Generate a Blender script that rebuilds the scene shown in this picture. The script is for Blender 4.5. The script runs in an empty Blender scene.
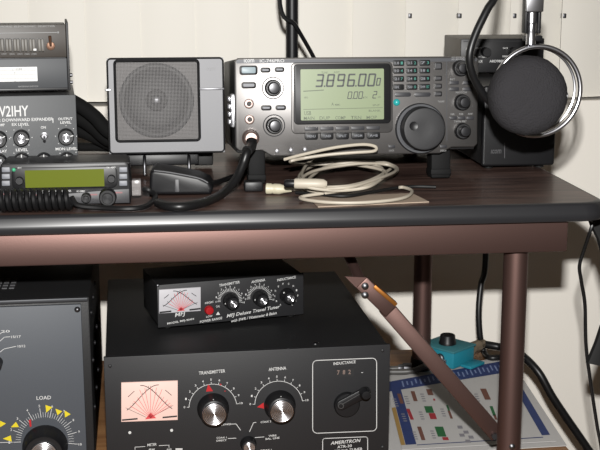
import bpy, bmesh, math, random
from mathutils import Matrix, Vector
random.seed(7)
PI = math.pi
SC = bpy.context.scene
COL = SC.collection

# ------------------------------------------------------------------ camera
CZ = 1.34                                  # lens height above the floor
FPX, PITCH, YAW = 1200.0, math.radians(12.05), math.radians(6.5)
cam_d = bpy.data.cameras.new('camera'); cam = bpy.data.objects.new('camera', cam_d); COL.objects.link(cam)
cam_d.sensor_width = 36; cam_d.lens = FPX / 600 * 36; cam_d.clip_start = .05
cam.location = (0, 0, CZ); cam.rotation_euler = (PI / 2 - PITCH, 0, -YAW)
SC.camera = cam
CAMR = cam.rotation_euler.to_matrix()

def ray(px, py):
    return CAMR @ Vector(((px - 300) / FPX, -(py - 225) / FPX, -1))
def at(px, py, Y):
    r = ray(px, py); return Vector((0, 0, CZ)) + r * (Y / r.y)
def atz(px, py, z):
    r = ray(px, py); return Vector((0, 0, CZ)) + r * ((z - CZ) / r.z)

# ------------------------------------------------------------------ materials
MATS = {}
def lin(rgb):
    return [((v / 255) / 12.92 if v / 255 <= .04045 else ((v / 255 + .055) / 1.055) ** 2.4) for v in rgb] + [1]
def mat(name, rgb, rough=.5, metal=0., emit=None, estr=0., bump=None, vary=None, spec=.5, coat=0.):
    if name in MATS: return MATS[name]
    m = bpy.data.materials.new(name); m.use_nodes = True
    nt = m.node_tree; b = nt.nodes['Principled BSDF']
    c = lin(rgb)
    b.inputs['Base Color'].default_value = c
    b.inputs['Roughness'].default_value = rough; b.inputs['Metallic'].default_value = metal
    b.inputs['Specular IOR Level'].default_value = spec
    b.inputs['Coat Weight'].default_value = coat
    if emit is not None:
        e = [((v / 255) / 12.92 if v / 255 <= .04045 else ((v / 255 + .055) / 1.055) ** 2.4) for v in emit] + [1]
        b.inputs['Emission Color'].default_value = e; b.inputs['Emission Strength'].default_value = estr
    if bump or vary:
        tc = nt.nodes.new('ShaderNodeTexCoord'); n = nt.nodes.new('ShaderNodeTexNoise')
        nt.links.new(tc.outputs['Object'], n.inputs['Vector'])
        n.inputs['Scale'].default_value = (bump or vary)[0]; n.inputs['Detail'].default_value = 6
        if bump:
            bp = nt.nodes.new('ShaderNodeBump'); bp.inputs['Strength'].default_value = bump[1]; bp.inputs['Distance'].default_value = bump[2]
            nt.links.new(n.outputs['Fac'], bp.inputs['Height']); nt.links.new(bp.outputs['Normal'], b.inputs['Normal'])
        if vary:
            mp = nt.nodes.new('ShaderNodeMapRange'); mp.inputs['To Min'].default_value = 1 - vary[1]; mp.inputs['To Max'].default_value = 1 + vary[1]
            n2 = nt.nodes.new('ShaderNodeTexNoise'); n2.inputs['Scale'].default_value = vary[0]; n2.inputs['Detail'].default_value = 5
            nt.links.new(tc.outputs['Object'], n2.inputs['Vector'])
            nt.links.new(n2.outputs['Fac'], mp.inputs['Value'])
            mx = nt.nodes.new('ShaderNodeMix'); mx.data_type = 'RGBA'; mx.blend_type = 'MULTIPLY'; mx.inputs['Factor'].default_value = 1
            mx.inputs['A'].default_value = c
            nt.links.new(mp.outputs['Result'], mx.inputs['B']); nt.links.new(mx.outputs['Result'], b.inputs['Base Color'])
    MATS[name] = m; return m

def wood(name, dark, light, scale, rough, stretch=(1, 14, 14), coat=0.):
    m = bpy.data.materials.new(name); m.use_nodes = True; nt = m.node_tree; b = nt.nodes['Principled BSDF']
    tc = nt.nodes.new('ShaderNodeTexCoord'); mp = nt.nodes.new('ShaderNodeMapping'); mp.inputs['Scale'].default_value = stretch
    n = nt.nodes.new('ShaderNodeTexNoise'); n.inputs['Scale'].default_value = scale; n.inputs['Detail'].default_value = 9; n.inputs['Distortion'].default_value = 1.2
    r = nt.nodes.new('ShaderNodeValToRGB'); r.color_ramp.elements[0].position = .36; r.color_ramp.elements[1].position = .68
    r.color_ramp.elements[0].color = lin(dark); r.color_ramp.elements[1].color = lin(light)
    nt.links.new(tc.outputs['Object'], mp.inputs['Vector']); nt.links.new(mp.outputs['Vector'], n.inputs['Vector'])
    nt.links.new(n.outputs['Fac'], r.inputs['Fac']); nt.links.new(r.outputs['Color'], b.inputs['Base Color'])
    b.inputs['Roughness'].default_value = rough; b.inputs['Coat Weight'].default_value = coat
    bp = nt.nodes.new('ShaderNodeBump'); bp.inputs['Strength'].default_value = .15; bp.inputs['Distance'].default_value = .001
    nt.links.new(n.outputs['Fac'], bp.inputs['Height']); nt.links.new(bp.outputs['Normal'], b.inputs['Normal'])
    MATS[name] = m; return m

BLACK = mat('black_plastic', (17, 17, 19), .42, spec=.35)
SATIN = mat('black_satin', (27, 27, 29), .55, bump=(900, .25, .0006), spec=.4)
CASE = mat('black_painted_case', (25, 25, 26), .5, bump=(700, .3, .0006), vary=(6, .25), spec=.4)
RUBBER = mat('black_rubber', (17, 17, 17), .6, spec=.3)
CABLEM = mat('black_cable_sheath', (17, 17, 18), .4, spec=.4)
FOAM = mat('charcoal_foam', (44, 43, 45), .95, bump=(520, .8, .002), spec=.1)
CHROME = mat('chrome', (200, 200, 204), .3, 1.)
ALU = mat('turned_aluminium', (190, 190, 194), .26, 1.)
STEEL = mat('brushed_steel', (105, 105, 108), .42, 1.)
SILVER = mat('silver_paint', (86, 86, 88), .5, .5, bump=(1500, .05, .0003))
RADIOM = mat('grey_metallic_paint', (100, 98, 97), .37, .85, bump=(1500, .06, .0003))
RADIOD = mat('dark_grey_metallic_paint', (58, 59, 62), .48, .5)
GREY = mat('grey_panel_paint', (64, 68, 74), .55, bump=(900, .15, .0005))
GREYD = mat('slate_grey_paint', (56, 58, 60), .55, bump=(800, .2, .0005))
BROWNBLK = mat('brown_black_panel', (44, 38, 32), .5)
BROWN = mat('brown_metal_paint', (98, 76, 71), .5, .85, bump=(600, .08, .0005))
WHITEP = mat('white_print', (185, 185, 184), .6)
GREYP = mat('pale_grey_print', (120, 120, 120), .6)
DARKP = mat('black_print', (20, 20, 22), .6)
REDP = mat('red_print', (165, 18, 24), .5)
YELP = mat('yellow_sticker', (200, 182, 20), .6)
GREENP = mat('teal_lettering', (34, 108, 96), .6)
LCDG = mat('green_lcd', (102, 114, 82), .4, emit=(150, 165, 115), estr=.12)
LCDD = mat('lcd_segment', (28, 34, 32), .5)
LCDL = mat('lcd_faint_segment', (72, 82, 60), .5)
OLIVE = mat('olive_lcd', (78, 86, 4), .5, spec=.15, emit=(110, 120, 6), estr=.08)
WALLM = mat('wall_paint', (243, 238, 229), .85, bump=(240, .12, .001), vary=(2.5, .03))
SLATM = mat('cream_vinyl', (235, 231, 222), .6, bump=(60, .06, .001), vary=(5, .02))
BEIGE = mat('beige_cable_sheath', (165, 157, 143), .5)
CARD = mat('tan_card', (150, 134, 118), .8, vary=(30, .06))
PAPER = mat('white_paper', (176, 174, 172), .8)
NAVY = mat('navy_print', (34, 50, 98), .7, vary=(90, .3))
METERL = mat('lit_meter_face', (182, 158, 150), .5, emit=(255, 205, 190), estr=.3)
METERW = mat('white_meter_face', (172, 170, 174), .5)
PINKP = mat('pink_red_print', (190, 62, 66), .6)
TEAL = mat('teal_paint', (28, 120, 138), .5, vary=(50, .08))
GLASS = mat('dark_window_glass', (18, 20, 24), .08)
DARKIN = mat('dark_cone_paper', (17, 16, 16), .6)
BRASS = mat('brass', (150, 96, 40), .4, .7)
FLOORM = mat('floor_carpet', (120, 104, 88), .95, bump=(300, .6, .004), vary=(12, .1))
BLUEBTN = mat('aqua_lamp_cap', (40, 140, 140), .25, emit=(40, 150, 150), estr=.15)
INK_BLACK = mat('deep_black_plastic', (9, 9, 11), .45, spec=.3)
BTNM = mat('dark_button_plastic', (38, 38, 42), .45)
PALEBTN = mat('pale_button_plastic', (104, 106, 112), .5)
ICEBTN = mat('ice_grey_button', (128, 142, 148), .45)
WALNUT = wood('dark_walnut_laminate', (46, 31, 27), (96, 74, 66), 5.0, .42, (1.2, 16, 16), .1)
OAK = wood('tan_wood', (118, 80, 46), (146, 106, 68), 4.0, .6, (1, 12, 12))

# ------------------------------------------------------------------ mesh builder
class MB:
    def __init__(s): s.bm = bmesh.new()
    def _take(s, t):
        me = bpy.data.meshes.new('tmp'); t.to_mesh(me); t.free(); s.bm.from_mesh(me); bpy.data.meshes.remove(me); return s
    def box(s, x0, x1, y0, y1, z0, z1, bev=0, seg=2, M=None):
        t = bmesh.new(); bmesh.ops.create_cube(t, size=1)
        for v in t.verts: v.co = Vector(((x0 + x1) / 2 + v.co.x * (x1 - x0), (y0 + y1) / 2 + v.co.y * (y1 - y0), (z0 + z1) / 2 + v.co.z * (z1 - z0)))
        if bev: bmesh.ops.bevel(t, geom=list(t.edges), offset=bev, segments=seg, profile=.5, affect='EDGES')
        if M: t.transform(M)
        return s._take(t)
    def prism(s, poly, y0, y1, bev=0, seg=2, M=None):
        """poly of (x, z), extruded from y0 (front) to y1 (back)"""
        t = bmesh.new(); vs = [t.verts.new((x, y0, z)) for x, z in poly]; f = t.faces.new(vs); t.normal_update()
        r = bmesh.ops.extrude_face_region(t, geom=[f])
        bmesh.ops.translate(t, verts=[v for v in r['geom'] if isinstance(v, bmesh.types.BMVert)], vec=(0, y1 - y0, 0))
        bmesh.ops.recalc_face_normals(t, faces=list(t.faces))
        if bev:
            es = [e for e in t.edges if abs(e.verts[0].co.y - y0) < 1e-7 and abs(e.verts[1].co.y - y0) < 1e-7]
            bmesh.ops.bevel(t, geom=es, offset=bev, segments=seg, profile=.5, affect='EDGES')
        if M: t.transform(M)
        return s._take(t)
    def lathe(s, prof, org=(0, 0, 0), axis=(0, -1, 0), seg=28, M=None):
        """prof of (radius, height along axis)"""
        t = bmesh.new(); rings = []
        for r, h in prof:
            if r < 1e-7: rings.append([t.verts.new((0, 0, h))])
            else: rings.append([t.verts.new((r * math.cos(2 * PI * k / seg), r * math.sin(2 * PI * k / seg), h)) for k in range(seg)])
        for a, b in zip(rings, rings[1:]):
            for k in range(seg):
                q = [a[k % len(a)], a[(k + 1) % len(a)], b[(k + 1) % len(b)], b[k % len(b)]]
                u = []
                for v in q:
                    if v not in u: u.append(v)
                if len(u) > 2:
                    try: t.faces.new(u)
                    except ValueError: pass
        for ring in (rings[0], rings[-1]):
            if len(ring) > 2: t.faces.new(ring)
        bmesh.ops.recalc_face_normals(t, faces=list(t.faces))
        t.transform(Matrix.Translation(org) @ Vector(axis).to_track_quat('Z', 'Y').to_matrix().to_4x4())
        if M: t.transform(M)
        return s._take(t)
    def cyl(s, p0, p1, r, r1=None, seg=16, bev=0):
        p0, p1 = Vector(p0), Vector(p1); L = (p1 - p0).length; r1 = r if r1 is None else r1
        pr = [(r, 0), (r1, L)] if not bev else [(r - bev, 0), (r, bev), (r1, L - bev), (r1 - bev, L)]
        return s.lathe(pr, p0, (p1 - p0) / L, seg)
    def tube(s, pts, r, seg=8, closed=False, sub=8, cap=True):
        P = [Vector(p) for p in pts]
        if sub > 1 and len(P) > 2:
            n = len(P); Q = []
            rng = range(n) if closed else range(n - 1)
            for i in rng:
                a, b, c, d = (P[(i - 1) % n], P[i], P[(i + 1) % n], P[(i + 2) % n]) if closed else (P[max(i - 1, 0)], P[i], P[i + 1], P[min(i + 2, n - 1)])
                for k in range(sub):
                    u = k / sub
                    Q.append(.5 * ((2 * b) + (c - a) * u + (2 * a - 5 * b + 4 * c - d) * u * u + (3 * b - a - 3 * c + d) * u ** 3))
            if not closed: Q.append(P[-1])
            P = Q
        t = bmesh.new(); rings = []; n = len(P); up = None
        for i in range(n):
            T = (P[(i + 1) % n] - P[i - 1]) if closed else (P[min(i + 1, n - 1)] - P[max(i - 1, 0)])
            if T.length < 1e-9: T = Vector((1, 0, 0))
            T.normalize()
            if up is None: up = Vector((0, 0, 1)) if abs(T.z) < .9 else Vector((0, 1, 0))
            N = (up - T * up.dot(T))
            if N.length < 1e-6: N = T.orthogonal()
            N.normalize(); B = T.cross(N); up = N
            rr = r[min(i * len(r) // n, len(r) - 1)] if isinstance(r, (list, tuple)) else r
            rings.append([t.verts.new(P[i] + (N * math.cos(2 * PI * k / seg) + B * math.sin(2 * PI * k / seg)) * rr) for k in range(seg)])
        pairs = list(zip(rings, rings[1:])) + ([(rings[-1], rings[0])] if closed else [])
        for a, b in pairs:
            for k in range(seg): t.faces.new((a[k], a[(k + 1) % seg], b[(k + 1) % seg], b[k]))
        if cap and not closed: t.faces.new(rings[0]); t.faces.new(rings[-1])
        bmesh.ops.recalc_face_normals(t, faces=list(t.faces))
        return s._take(t)
    def sheet(s, pts3, th=.0004):
        """a thin polygon with a little thickness below it"""
        t = bmesh.new(); f = t.faces.new([t.verts.new(p) for p in pts3]); t.normal_update()
        n = f.normal.copy()
        r = bmesh.ops.extrude_face_region(t, geom=[f])
        bmesh.ops.translate(t, verts=[v for v in r['geom'] if isinstance(v, bmesh.types.BMVert)], vec=-n * th)
        bmesh.ops.recalc_face_normals(t, faces=list(t.faces)); return s._take(t)
    # ---- printing on a panel, placed with the panel's own frame F
    def pline(s, F, pts, w, d=-.0004, closed=False):
        P = [F.p(x, y, d) for x, y in pts]; hw = w * F.s() / 2
        if closed: P = P + [P[0]]
        for a, b in zip(P, P[1:]):
            T = (b - a)
            if T.length < 1e-9: continue
            T.normalize(); N = Vector((-T.z, 0, T.x)) * hw; e = T * hw * .6
            s.bm.faces.new([s.bm.verts.new(q) for q in (a - e + N, b + e + N, b + e - N, a - e - N)])
        return s
    def ppoly(s, F, pts, d=-.0004):
        s.bm.faces.new([s.bm.verts.new(F.p(x, y, d)) for x, y in pts]); return s
    def pdot(s, F, x, y, r, d=-.0004, seg=10):
        return s.ppoly(F, [(x + r * math.cos(2 * PI * k / seg), y + r * math.sin(2 * PI * k / seg)) for k in range(seg)], d)
    def text(s, F, txt, cx, cy, w, h, d=-.0005, shear=0, slope=0):
        c = bpy.data.curves.new('t', 'FONT'); c.body = txt; c.resolution_u = 2; c.shear = shear; c.offset = .012
        o = bpy.data.objects.new('t', c); COL.objects.link(o); bpy.context.view_layer.update()
        me = bpy.data.meshes.new_from_object(o.evaluated_get(bpy.context.evaluated_depsgraph_get()))
        bpy.data.objects.remove(o); bpy.data.curves.remove(c)
        xs = [v.co.x for v in me.vertices]; ys = [v.co.y for v in me.vertices]
        x0, x1, y0, y1 = min(xs), max(xs), min(ys), max(ys); C = F.p(cx, cy, d); k = F.s()
        for v in me.vertices:
            u = ((v.co.x - x0) / (x1 - x0) - .5) * w * k; q = ((v.co.y - y0) / max(y1 - y0, 1e-6) - .5) * h * k
            v.co = (C.x + u, d, C.z + q + slope * u)
        s.bm.from_mesh(me); bpy.data.meshes.remove(me); return s
    def rrect(s, F, x0, x1, y0, y1, r, d0, d1, bev=0):
        """rounded rectangle given in photo pixels, extruded between local depths d0 (front) and d1"""
        a = F.p(x0, y1, 0); b = F.p(x1, y0, 0)
        return s.prism(rr_poly(a.x, b.x, a.z, b.z, r * F.s()), d0, d1, bev)
    def _clusters(s):
        bm = s.bm; seen = {}; isl = []
        for v in bm.verts:
            if v in seen: continue
            st = [v]; seen[v] = len(isl); mem = []
            while st:
                u = st.pop(); mem.append(u)
                for e in u.link_edges:
                    w_ = e.other_vert(u)
                    if w_ not in seen: seen[w_] = len(isl); st.append(w_)
            isl.append(mem)
        lo = [Vector([min(v.co[i] for v in q) for i in range(3)]) for q in isl]; hi = [Vector([max(v.co[i] for v in q) for i in range(3)]) for q in isl]
        sz = [max(h - l) for l, h in zip(lo, hi)]; par = list(range(len(isl)))
        def find(a):
            while par[a] != a: par[a] = par[par[a]]; a = par[a]
            return a
        for a in range(len(isl)):
            for b in range(a):
                g = Vector([max(0, lo[a][i] - hi[b][i], lo[b][i] - hi[a][i]) for i in range(3)])
                if g.length <= max(.019, .49 * max(sz[a], sz[b])): par[find(a)] = find(b)
        gr = {}
        for a in range(len(isl)): gr.setdefault(find(a), []).extend(isl[a])
        return list(gr.values())
    def build(s, name, m, parent=None, org=None, smooth=40):
        if name.endswith('print'):
            cl = s._clusters()
            if len(cl) > 1:
                cl.sort(key=len)
                for mem in cl[:-1]:
                    ms = set(mem); o2 = MB(); t = s.bm.copy(); t.verts.ensure_lookup_table(); s.bm.verts.index_update()
                    idx = {v.index for v in mem}
                    bmesh.ops.delete(t, geom=[v for v in t.verts if v.index not in idx], context='VERTS')
                    o2._take(t); o2.build(name, m, parent, org, smooth)
                bmesh.ops.delete(s.bm, geom=[v for q in cl[:-1] for v in q], context='VERTS')
        if org is not None: bmesh.ops.translate(s.bm, verts=list(s.bm.verts), vec=-Vector(org))
        me = bpy.data.meshes.new(name); s.bm.to_mesh(me); s.bm.free()
        me.materials.append(m)
        if smooth:
            me.shade_smooth(); me.set_sharp_from_angle(angle=math.radians(smooth))
        o = bpy.data.objects.new(name, me); COL.objects.link(o)
        if org is not None: o.location = org
        if parent is not None: o.parent = parent
        return o

def rr_poly(x0, x1, z0, z1, r, n=5):
    r = min(r, (x1 - x0) / 2 - 1e-6, (z1 - z0) / 2 - 1e-6); P = []
    for cx, cz, a in ((x1 - r, z1 - r, 0), (x0 + r, z1 - r, 90), (x0 + r, z0 + r, 180), (x1 - r, z0 + r, 270)):
        for k in range(n + 1):
            t = math.radians(a + 90 * k / n); P.append((cx + r * math.cos(t), cz + r * math.sin(t)))
    return P

class Frame:
    """a thing's own axes: x right along its front, y into it, z up; p() finds where a sight line meets its front"""
    def __init__(s, loc, rotz=0, tilt=0):
        s.M = Matrix.Translation(loc) @ Matrix.Rotation(rotz, 4, 'Z') @ Matrix.Rotation(-tilt, 4, 'X'); s.I = s.M.inverted()
        s._s = None
    def p(s, px, py, d=0., d0=0.):
        o = s.I @ Vector((0, 0, CZ)); r = s.I.to_3x3() @ ray(px, py)
        q = o + r * ((d0 - o.y) / r.y); return Vector((q.x, d, q.z))
    def s(s): return s._s
    def cal(s, px, py):
        s.k = (s.p(px + 1, py) - s.p(px, py)).length; return s
Frame.s = lambda self: self.k

def thing(name, label, cat, loc, rotz=0, tilt=0, group=None, ref=(300, 225)):
    o = bpy.data.objects.new(name, None); COL.objects.link(o); o.empty_display_size = .05
    o.location = loc; o.rotation_euler = (-tilt, 0, rotz); o['label'] = label; o['category'] = cat
    if group: o['group'] = group
    return o, Frame(loc, rotz, tilt).cal(*ref)
def tag(o, label, cat, group=None):
    o['label'] = label; o['category'] = cat
    if group: o['group'] = group
    return o
def struct(o): o['kind'] = 'structure'; return o
def plabel(o, t): o['label'] = t; return o

# ------------------------------------------------------------------ setting
TT = 1.09        # top of the upper table
DT = .74         # top of the lower desk
WY = 1.977       # face of the back wall
SILL = CZ - .2195
struct(MB().box(-2.2, 2.6, -1.2, WY + .2, -.05, 0).build('floor', FLOORM))
w = MB(); w.box(-2.2, 2.6, WY, WY + .12, 0, SILL); w.box(-2.2, 2.6, WY, WY + .12, 2.25, 2.6)
w.box(-2.2, -1.1, WY, WY + .12, SILL, 2.25); w.box(1.5, 2.6, WY, WY + .12, SILL, 2.25)
struct(w.build('wall_back', WALLM))
wf = MB(); z0, z1 = SILL, 2.25
for x0, x1, a, b in ((-1.1, 1.5, z0, z0 + .03), (-1.1, 1.5, z1 - .05, z1), (-1.1, -1.05, z0, z1), (1.45, 1.5, z0, z1), (.17, .22, z0, z1)):
    wf.box(x0, x1, WY + .075, WY + .115, a, b)
wfo = struct(wf.build('window_1', mat('window_frame_paint', (120, 116, 108), .5)))
MB().box(-1.09, 1.49, WY + .09, WY + .096, z0 + .01, z1 - .01).build('window_pane', GLASS, wfo)

bl, _ = thing('vertical_blind', 'cream vertical blind of wide vinyl slats closed across the window behind the radios', 'blind', (0, WY + .014, SILL + .005))
MB().box(-1.05, 1.45, -.02, .03, 1.04, 1.09, .004).build('headrail', mat('headrail_white', (225, 222, 214), .5), bl)
sw = .0889
e0 = at(26, 30, WY + .012).x
for k in range(-9, 16):
    x = e0 + k * sw; drop = random.uniform(-.0012, .0012); n = 8; a = math.radians((-2.2 if k < 5 else 4 if k == 5 else 12) + random.uniform(-1, 1))
    t = bmesh.new(); cols = []
    for i in range(n + 1):
        u = (i / n - .5) * (sw + .008); c = .0035 * (1 - (2 * i / n - 1) ** 2)
        X = u * math.cos(a); Y = u * math.sin(a) - c + .003
        cols.append([t.verts.new((x + sw / 2 + X, Y + dy, z)) for dy, z in ((0, drop), (0, 1.05), (.0012, 1.05), (.0012, drop))])
    for p, q in zip(cols, cols[1:]):
        for j in range(4): t.faces.new((p[j], p[(j + 1) % 4], q[(j + 1) % 4], q[j]))
    t.faces.new(cols[0]); t.faces.new(cols[-1]); bmesh.ops.recalc_face_normals(t, faces=list(t.faces))
    sl = MB()._take(t).build('slat', SLATM, bl)
for px, py in ((411, 16), (461, 16), (516, 16), (566, 16)):
    q = at(px, py, WY) - bl.location
    MB().box(q.x - .003, q.x + .003, -.008, .006, q.z - .004, q.z + .004, .001).build('slat_clip', STEEL, bl)

# ------------------------------------------------------------------ lower desk
dk, _ = thing('wooden_desk', 'tan wooden desk top under the brown folding table', 'desk', (-.12, 1.48, 0))
MB().box(-.68, .625, -.32, .34, DT - .03, DT, .003).build('desktop', OAK, dk)
for x in (-.66, .58): MB().box(x, x + .028, -.28, .31, .002, DT - .03, .002).build('side_panel', OAK, dk)
MB().box(-.63, .58, .28, .30, .25, DT - .03, .002).build('back_panel', OAK, dk)

# ------------------------------------------------------------------ upper folding table
tb, TF = thing('folding_table', 'dark walnut topped folding table with brown metal frame holding the transceivers', 'table', (0, 1.238, DT), ref=(300, 210))
TH = TT - DT
L0, R0, DEP = -.78, .4855, .512
def tab_poly(inset, r=.03):
    return rr_poly(L0 + inset, R0 - inset, inset, DEP - inset, r)
t = MB(); bm = t.bm
vs0 = [bm.verts.new((x, y, TH)) for x, y in tab_poly(.007)]; vs1 = [bm.verts.new((x, y, TH - .016)) for x, y in tab_poly(.007)]
bm.faces.new(vs0); bm.faces.new(vs1[::-1])
for i in range(len(vs0)): bm.faces.new((vs0[i], vs1[i], vs1[(i + 1) % len(vs0)], vs0[(i + 1) % len(vs0)]))
bmesh.ops.recalc_face_normals(bm, faces=list(bm.faces)); t.build('tabletop', WALNUT, tb, smooth=30)
t = MB(); bm = t.bm; rings = []
prof = [(.0072, TH + .0002), (.0054, TH - .0003), (.0036, TH - .0014), (.0024, TH - .0034), (.0004, TH - .0102), (0, TH - .0116), (0, TH - .016), (.0015, TH - .0195), (.004, TH - .0205), (.012, TH - .0205)]
for ins, z in prof: rings.append([bm.verts.new((x, y, z)) for x, y in tab_poly(ins)])
for a, b in zip(rings, rings[1:]):
    for i in range(len(a)): bm.faces.new((a[i], b[i], b[(i + 1) % len(a)], a[(i + 1) % len(a)]))
bmesh.ops.recalc_face_normals(bm, faces=list(bm.faces))
plabel(t.build('edge_band', mat('black_vinyl_edge', (34, 34, 36), .34), tb), 'black rounded vinyl edge')
RZ0, RZ1 = TH - .056, TH - .0205
def channel(x0, x1, y0, y1, nm):
    MB().box(x0, x1, y0, y1, RZ0, RZ1, .002).build(nm, BROWN, tb)
channel(L0 + .04, .440, .012, .040, 'apron_rail'); channel(L0 + .04, .440, DEP - .04, DEP - .012, 'apron_rail')
channel(.412, .440, .041, DEP - .041, 'apron_rail'); channel(L0 + .04, L0 + .068, .041, DEP - .041, 'apron_rail')
for x in (.3845, L0 + .1):
    for y in (.0385, DEP - .034):
        if x > 0: x = .3898 if y < .1 else .3815
        lg = MB().cyl((x, y, .016), (x, y, RZ0 - .0015), .0138, seg=24).build('leg', BROWN, tb)
        MB().lathe([(.0, 0), (.0165, 0), (.017, .004), (.0155, .02), (.0142, .0202)], (x, y, .0005), (0, 0, 1), 20).build('foot_cap', RUBBER, lg)
        if y < .1: MB().lathe([(.0036, 0), (.0036, .001), (.002, .0025), (0, .003)], (x, y - .0135, at(509, 447, 1.262).z - DT), (0, -1, 0), 12).build('bolt', STEEL, lg)
def tl(px, py, Y): return at(px, py, Y) - Vector(tb.location)
a, b = tl(385, 306, 1.302), tl(497, 434.5, 1.302)
dv = (b - a).normalized(); nv = Vector((-dv.z, 0, dv.x))
def bar(p, q, hw, y0, y1, bev=.0015):
    d = (q - p); L = d.length; d.normalize(); n = Vector((-d.z, 0, d.x)); mbx = MB()
    M = Matrix(((d.x, 0, n.x, p.x), (0, 1, 0, 0), (d.z, 0, n.z, p.z), (0, 0, 0, 1)))
    return mbx.box(0, L, y0, y1, -hw, hw, bev, M=M)
br = bar(a, b, .0093, .058, .068).build('brace', BROWN, tb)
u0, u1 = tl(360.5, 281, 1.296), tl(390, 310, 1.296)
hb = bar(u0, u1, .0086, .050, .0575).build('hinge_bracket', BROWN, tb)
p0, p1 = tl(373, 284.5, 1.296), tl(395, 303, 1.296)
plabel(bar(p0, p1, .0022, .0485, .060, .0006).build('spring_latch', BRASS, hb), 'brass coloured latch strip')
for px, py in ((365, 286), (365, 295)):
    q = tl(px, py, 1.288); MB().lathe([(.0042, 0), (.004, .002), (.002, .0035), (0, .0038)], (q.x, .050, q.z), (0, -1, 0), 14).build('rivet', STEEL, hb)
MB().prism([(v.x, v.z) for v in (tl(357.5, 289, 1.29), tl(366.5, 277.5, 1.29), tl(345, 276.5, 1.29))], .052, .054).build('bracket_flap', BROWN, hb)
c0 = tl(362, 284, 1.30); MB().cyl((c0.x, .0585, c0.z), (c0.x - .03, .26, TH - .017), .006, seg=12).build('brace_strap', BROWN, tb)
q = tl(509 - 12, 447 - 10, 1.29)
MB().cyl((.3775, .0535, q.z), (.3775, .069, q.z), .0035, seg=12).build('brace_pin', STEEL, tb)

# ------------------------------------------------------------------ helpers for equipment
def turned(R, h, n=7, slope=.62):
    """profile of a lathe-turned cap: fine concentric grooves on its face"""
    pr = [(R, 0), (R, h * .7), (R * .93, h)]; r0 = R * .9; amp = slope * r0 / (2 * PI * n)
    for i in range(n * 6): u = i / (n * 6); pr.append((r0 * (1 - u), h + amp * (math.cos(2 * PI * n * u) - 1)))
    return pr + [(0, h)]
def knob(F, par, px, py, r, h, m=BLACK, cap=None, capr=.6, caph=.25, name='knob', skirt=1., pointer=None, tip=None, d0=0., off=(0, 0)):
    c = F.p(px, py, 0); k = F.s(); R = r * k
    pr = [(R * skirt, 0), (R * skirt, h * .18), (R, h * .24), (R * .93, h * .92), (R * .86, h), (0, h)] if skirt > 1 else [(R, 0), (R, h * .1), (R * .94, h * .9), (R * .86, h), (0, h)]
    o = MB().lathe(pr, (c.x, d0, c.z), (0, -1, 0), 36).build(name, m, par)
    if cap:
        MB().lathe(turned(R * capr, h * caph), (c.x, d0 - h, c.z), (0, -1, 0), 32).build('knob_cap', cap, o, smooth=70)
    if pointer is not None:
        a = math.radians(pointer); q = MB()
        x0, z0 = c.x + math.sin(a) * R * .5, c.z + math.cos(a) * R * .5; x1, z1 = c.x + math.sin(a) * R * .9, c.z + math.cos(a) * R * .9
        n = Vector((math.cos(a), 0, -math.sin(a))) * R * .06
        dd = d0 - h - .0004 - (h * caph if cap and capr > .8 else 0)
        q.bm.faces.new([q.bm.verts.new(Vector((x, dd if j else dd, z)) + s_ * n) for j, (x, z, s_) in enumerate(((x0, z0, 1), (x1, z1, 1), (x1, z1, -1), (x0, z0, -1)))])
        q.build('pointer_line', WHITEP, o)
    return o
def button(F, par, x0, x1, y0, y1, m=BTNM, h=.002, r=1.5, name='button', bev=.0004, d0=0.):
    return MB().rrect(F, x0, x1, y0, y1, r, d0 - h, d0 + .0005, bev).build(name, m, par)
def arc(cx, cy, r, a0, a1, n=24):
    return [(cx + r * math.sin(math.radians(a0 + (a1 - a0) * i / n)), cy - r * math.cos(math.radians(a0 + (a1 - a0) * i / n))) for i in range(n + 1)]
def screw(F, par, px, py, r=1.6, m=STEEL):
    c = F.p(px, py); R = r * F.s()
    return MB().lathe([(R, 0), (R * .9, R * .5), (R * .4, R * .8), (0, R * .85)], (c.x, 0, c.z), (0, -1, 0), 12).build('screw', m, par)
def feet(par, x0, x1, y0, y1, h, r=.007):
    for x in (x0, x1):
        for y in (y0, y1): MB().lathe([(0, -h), (r * .85, -h), (r, 0)], (x, y, 0), (0, 0, 1), 14).build('rubber_foot', RUBBER, par)
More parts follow.
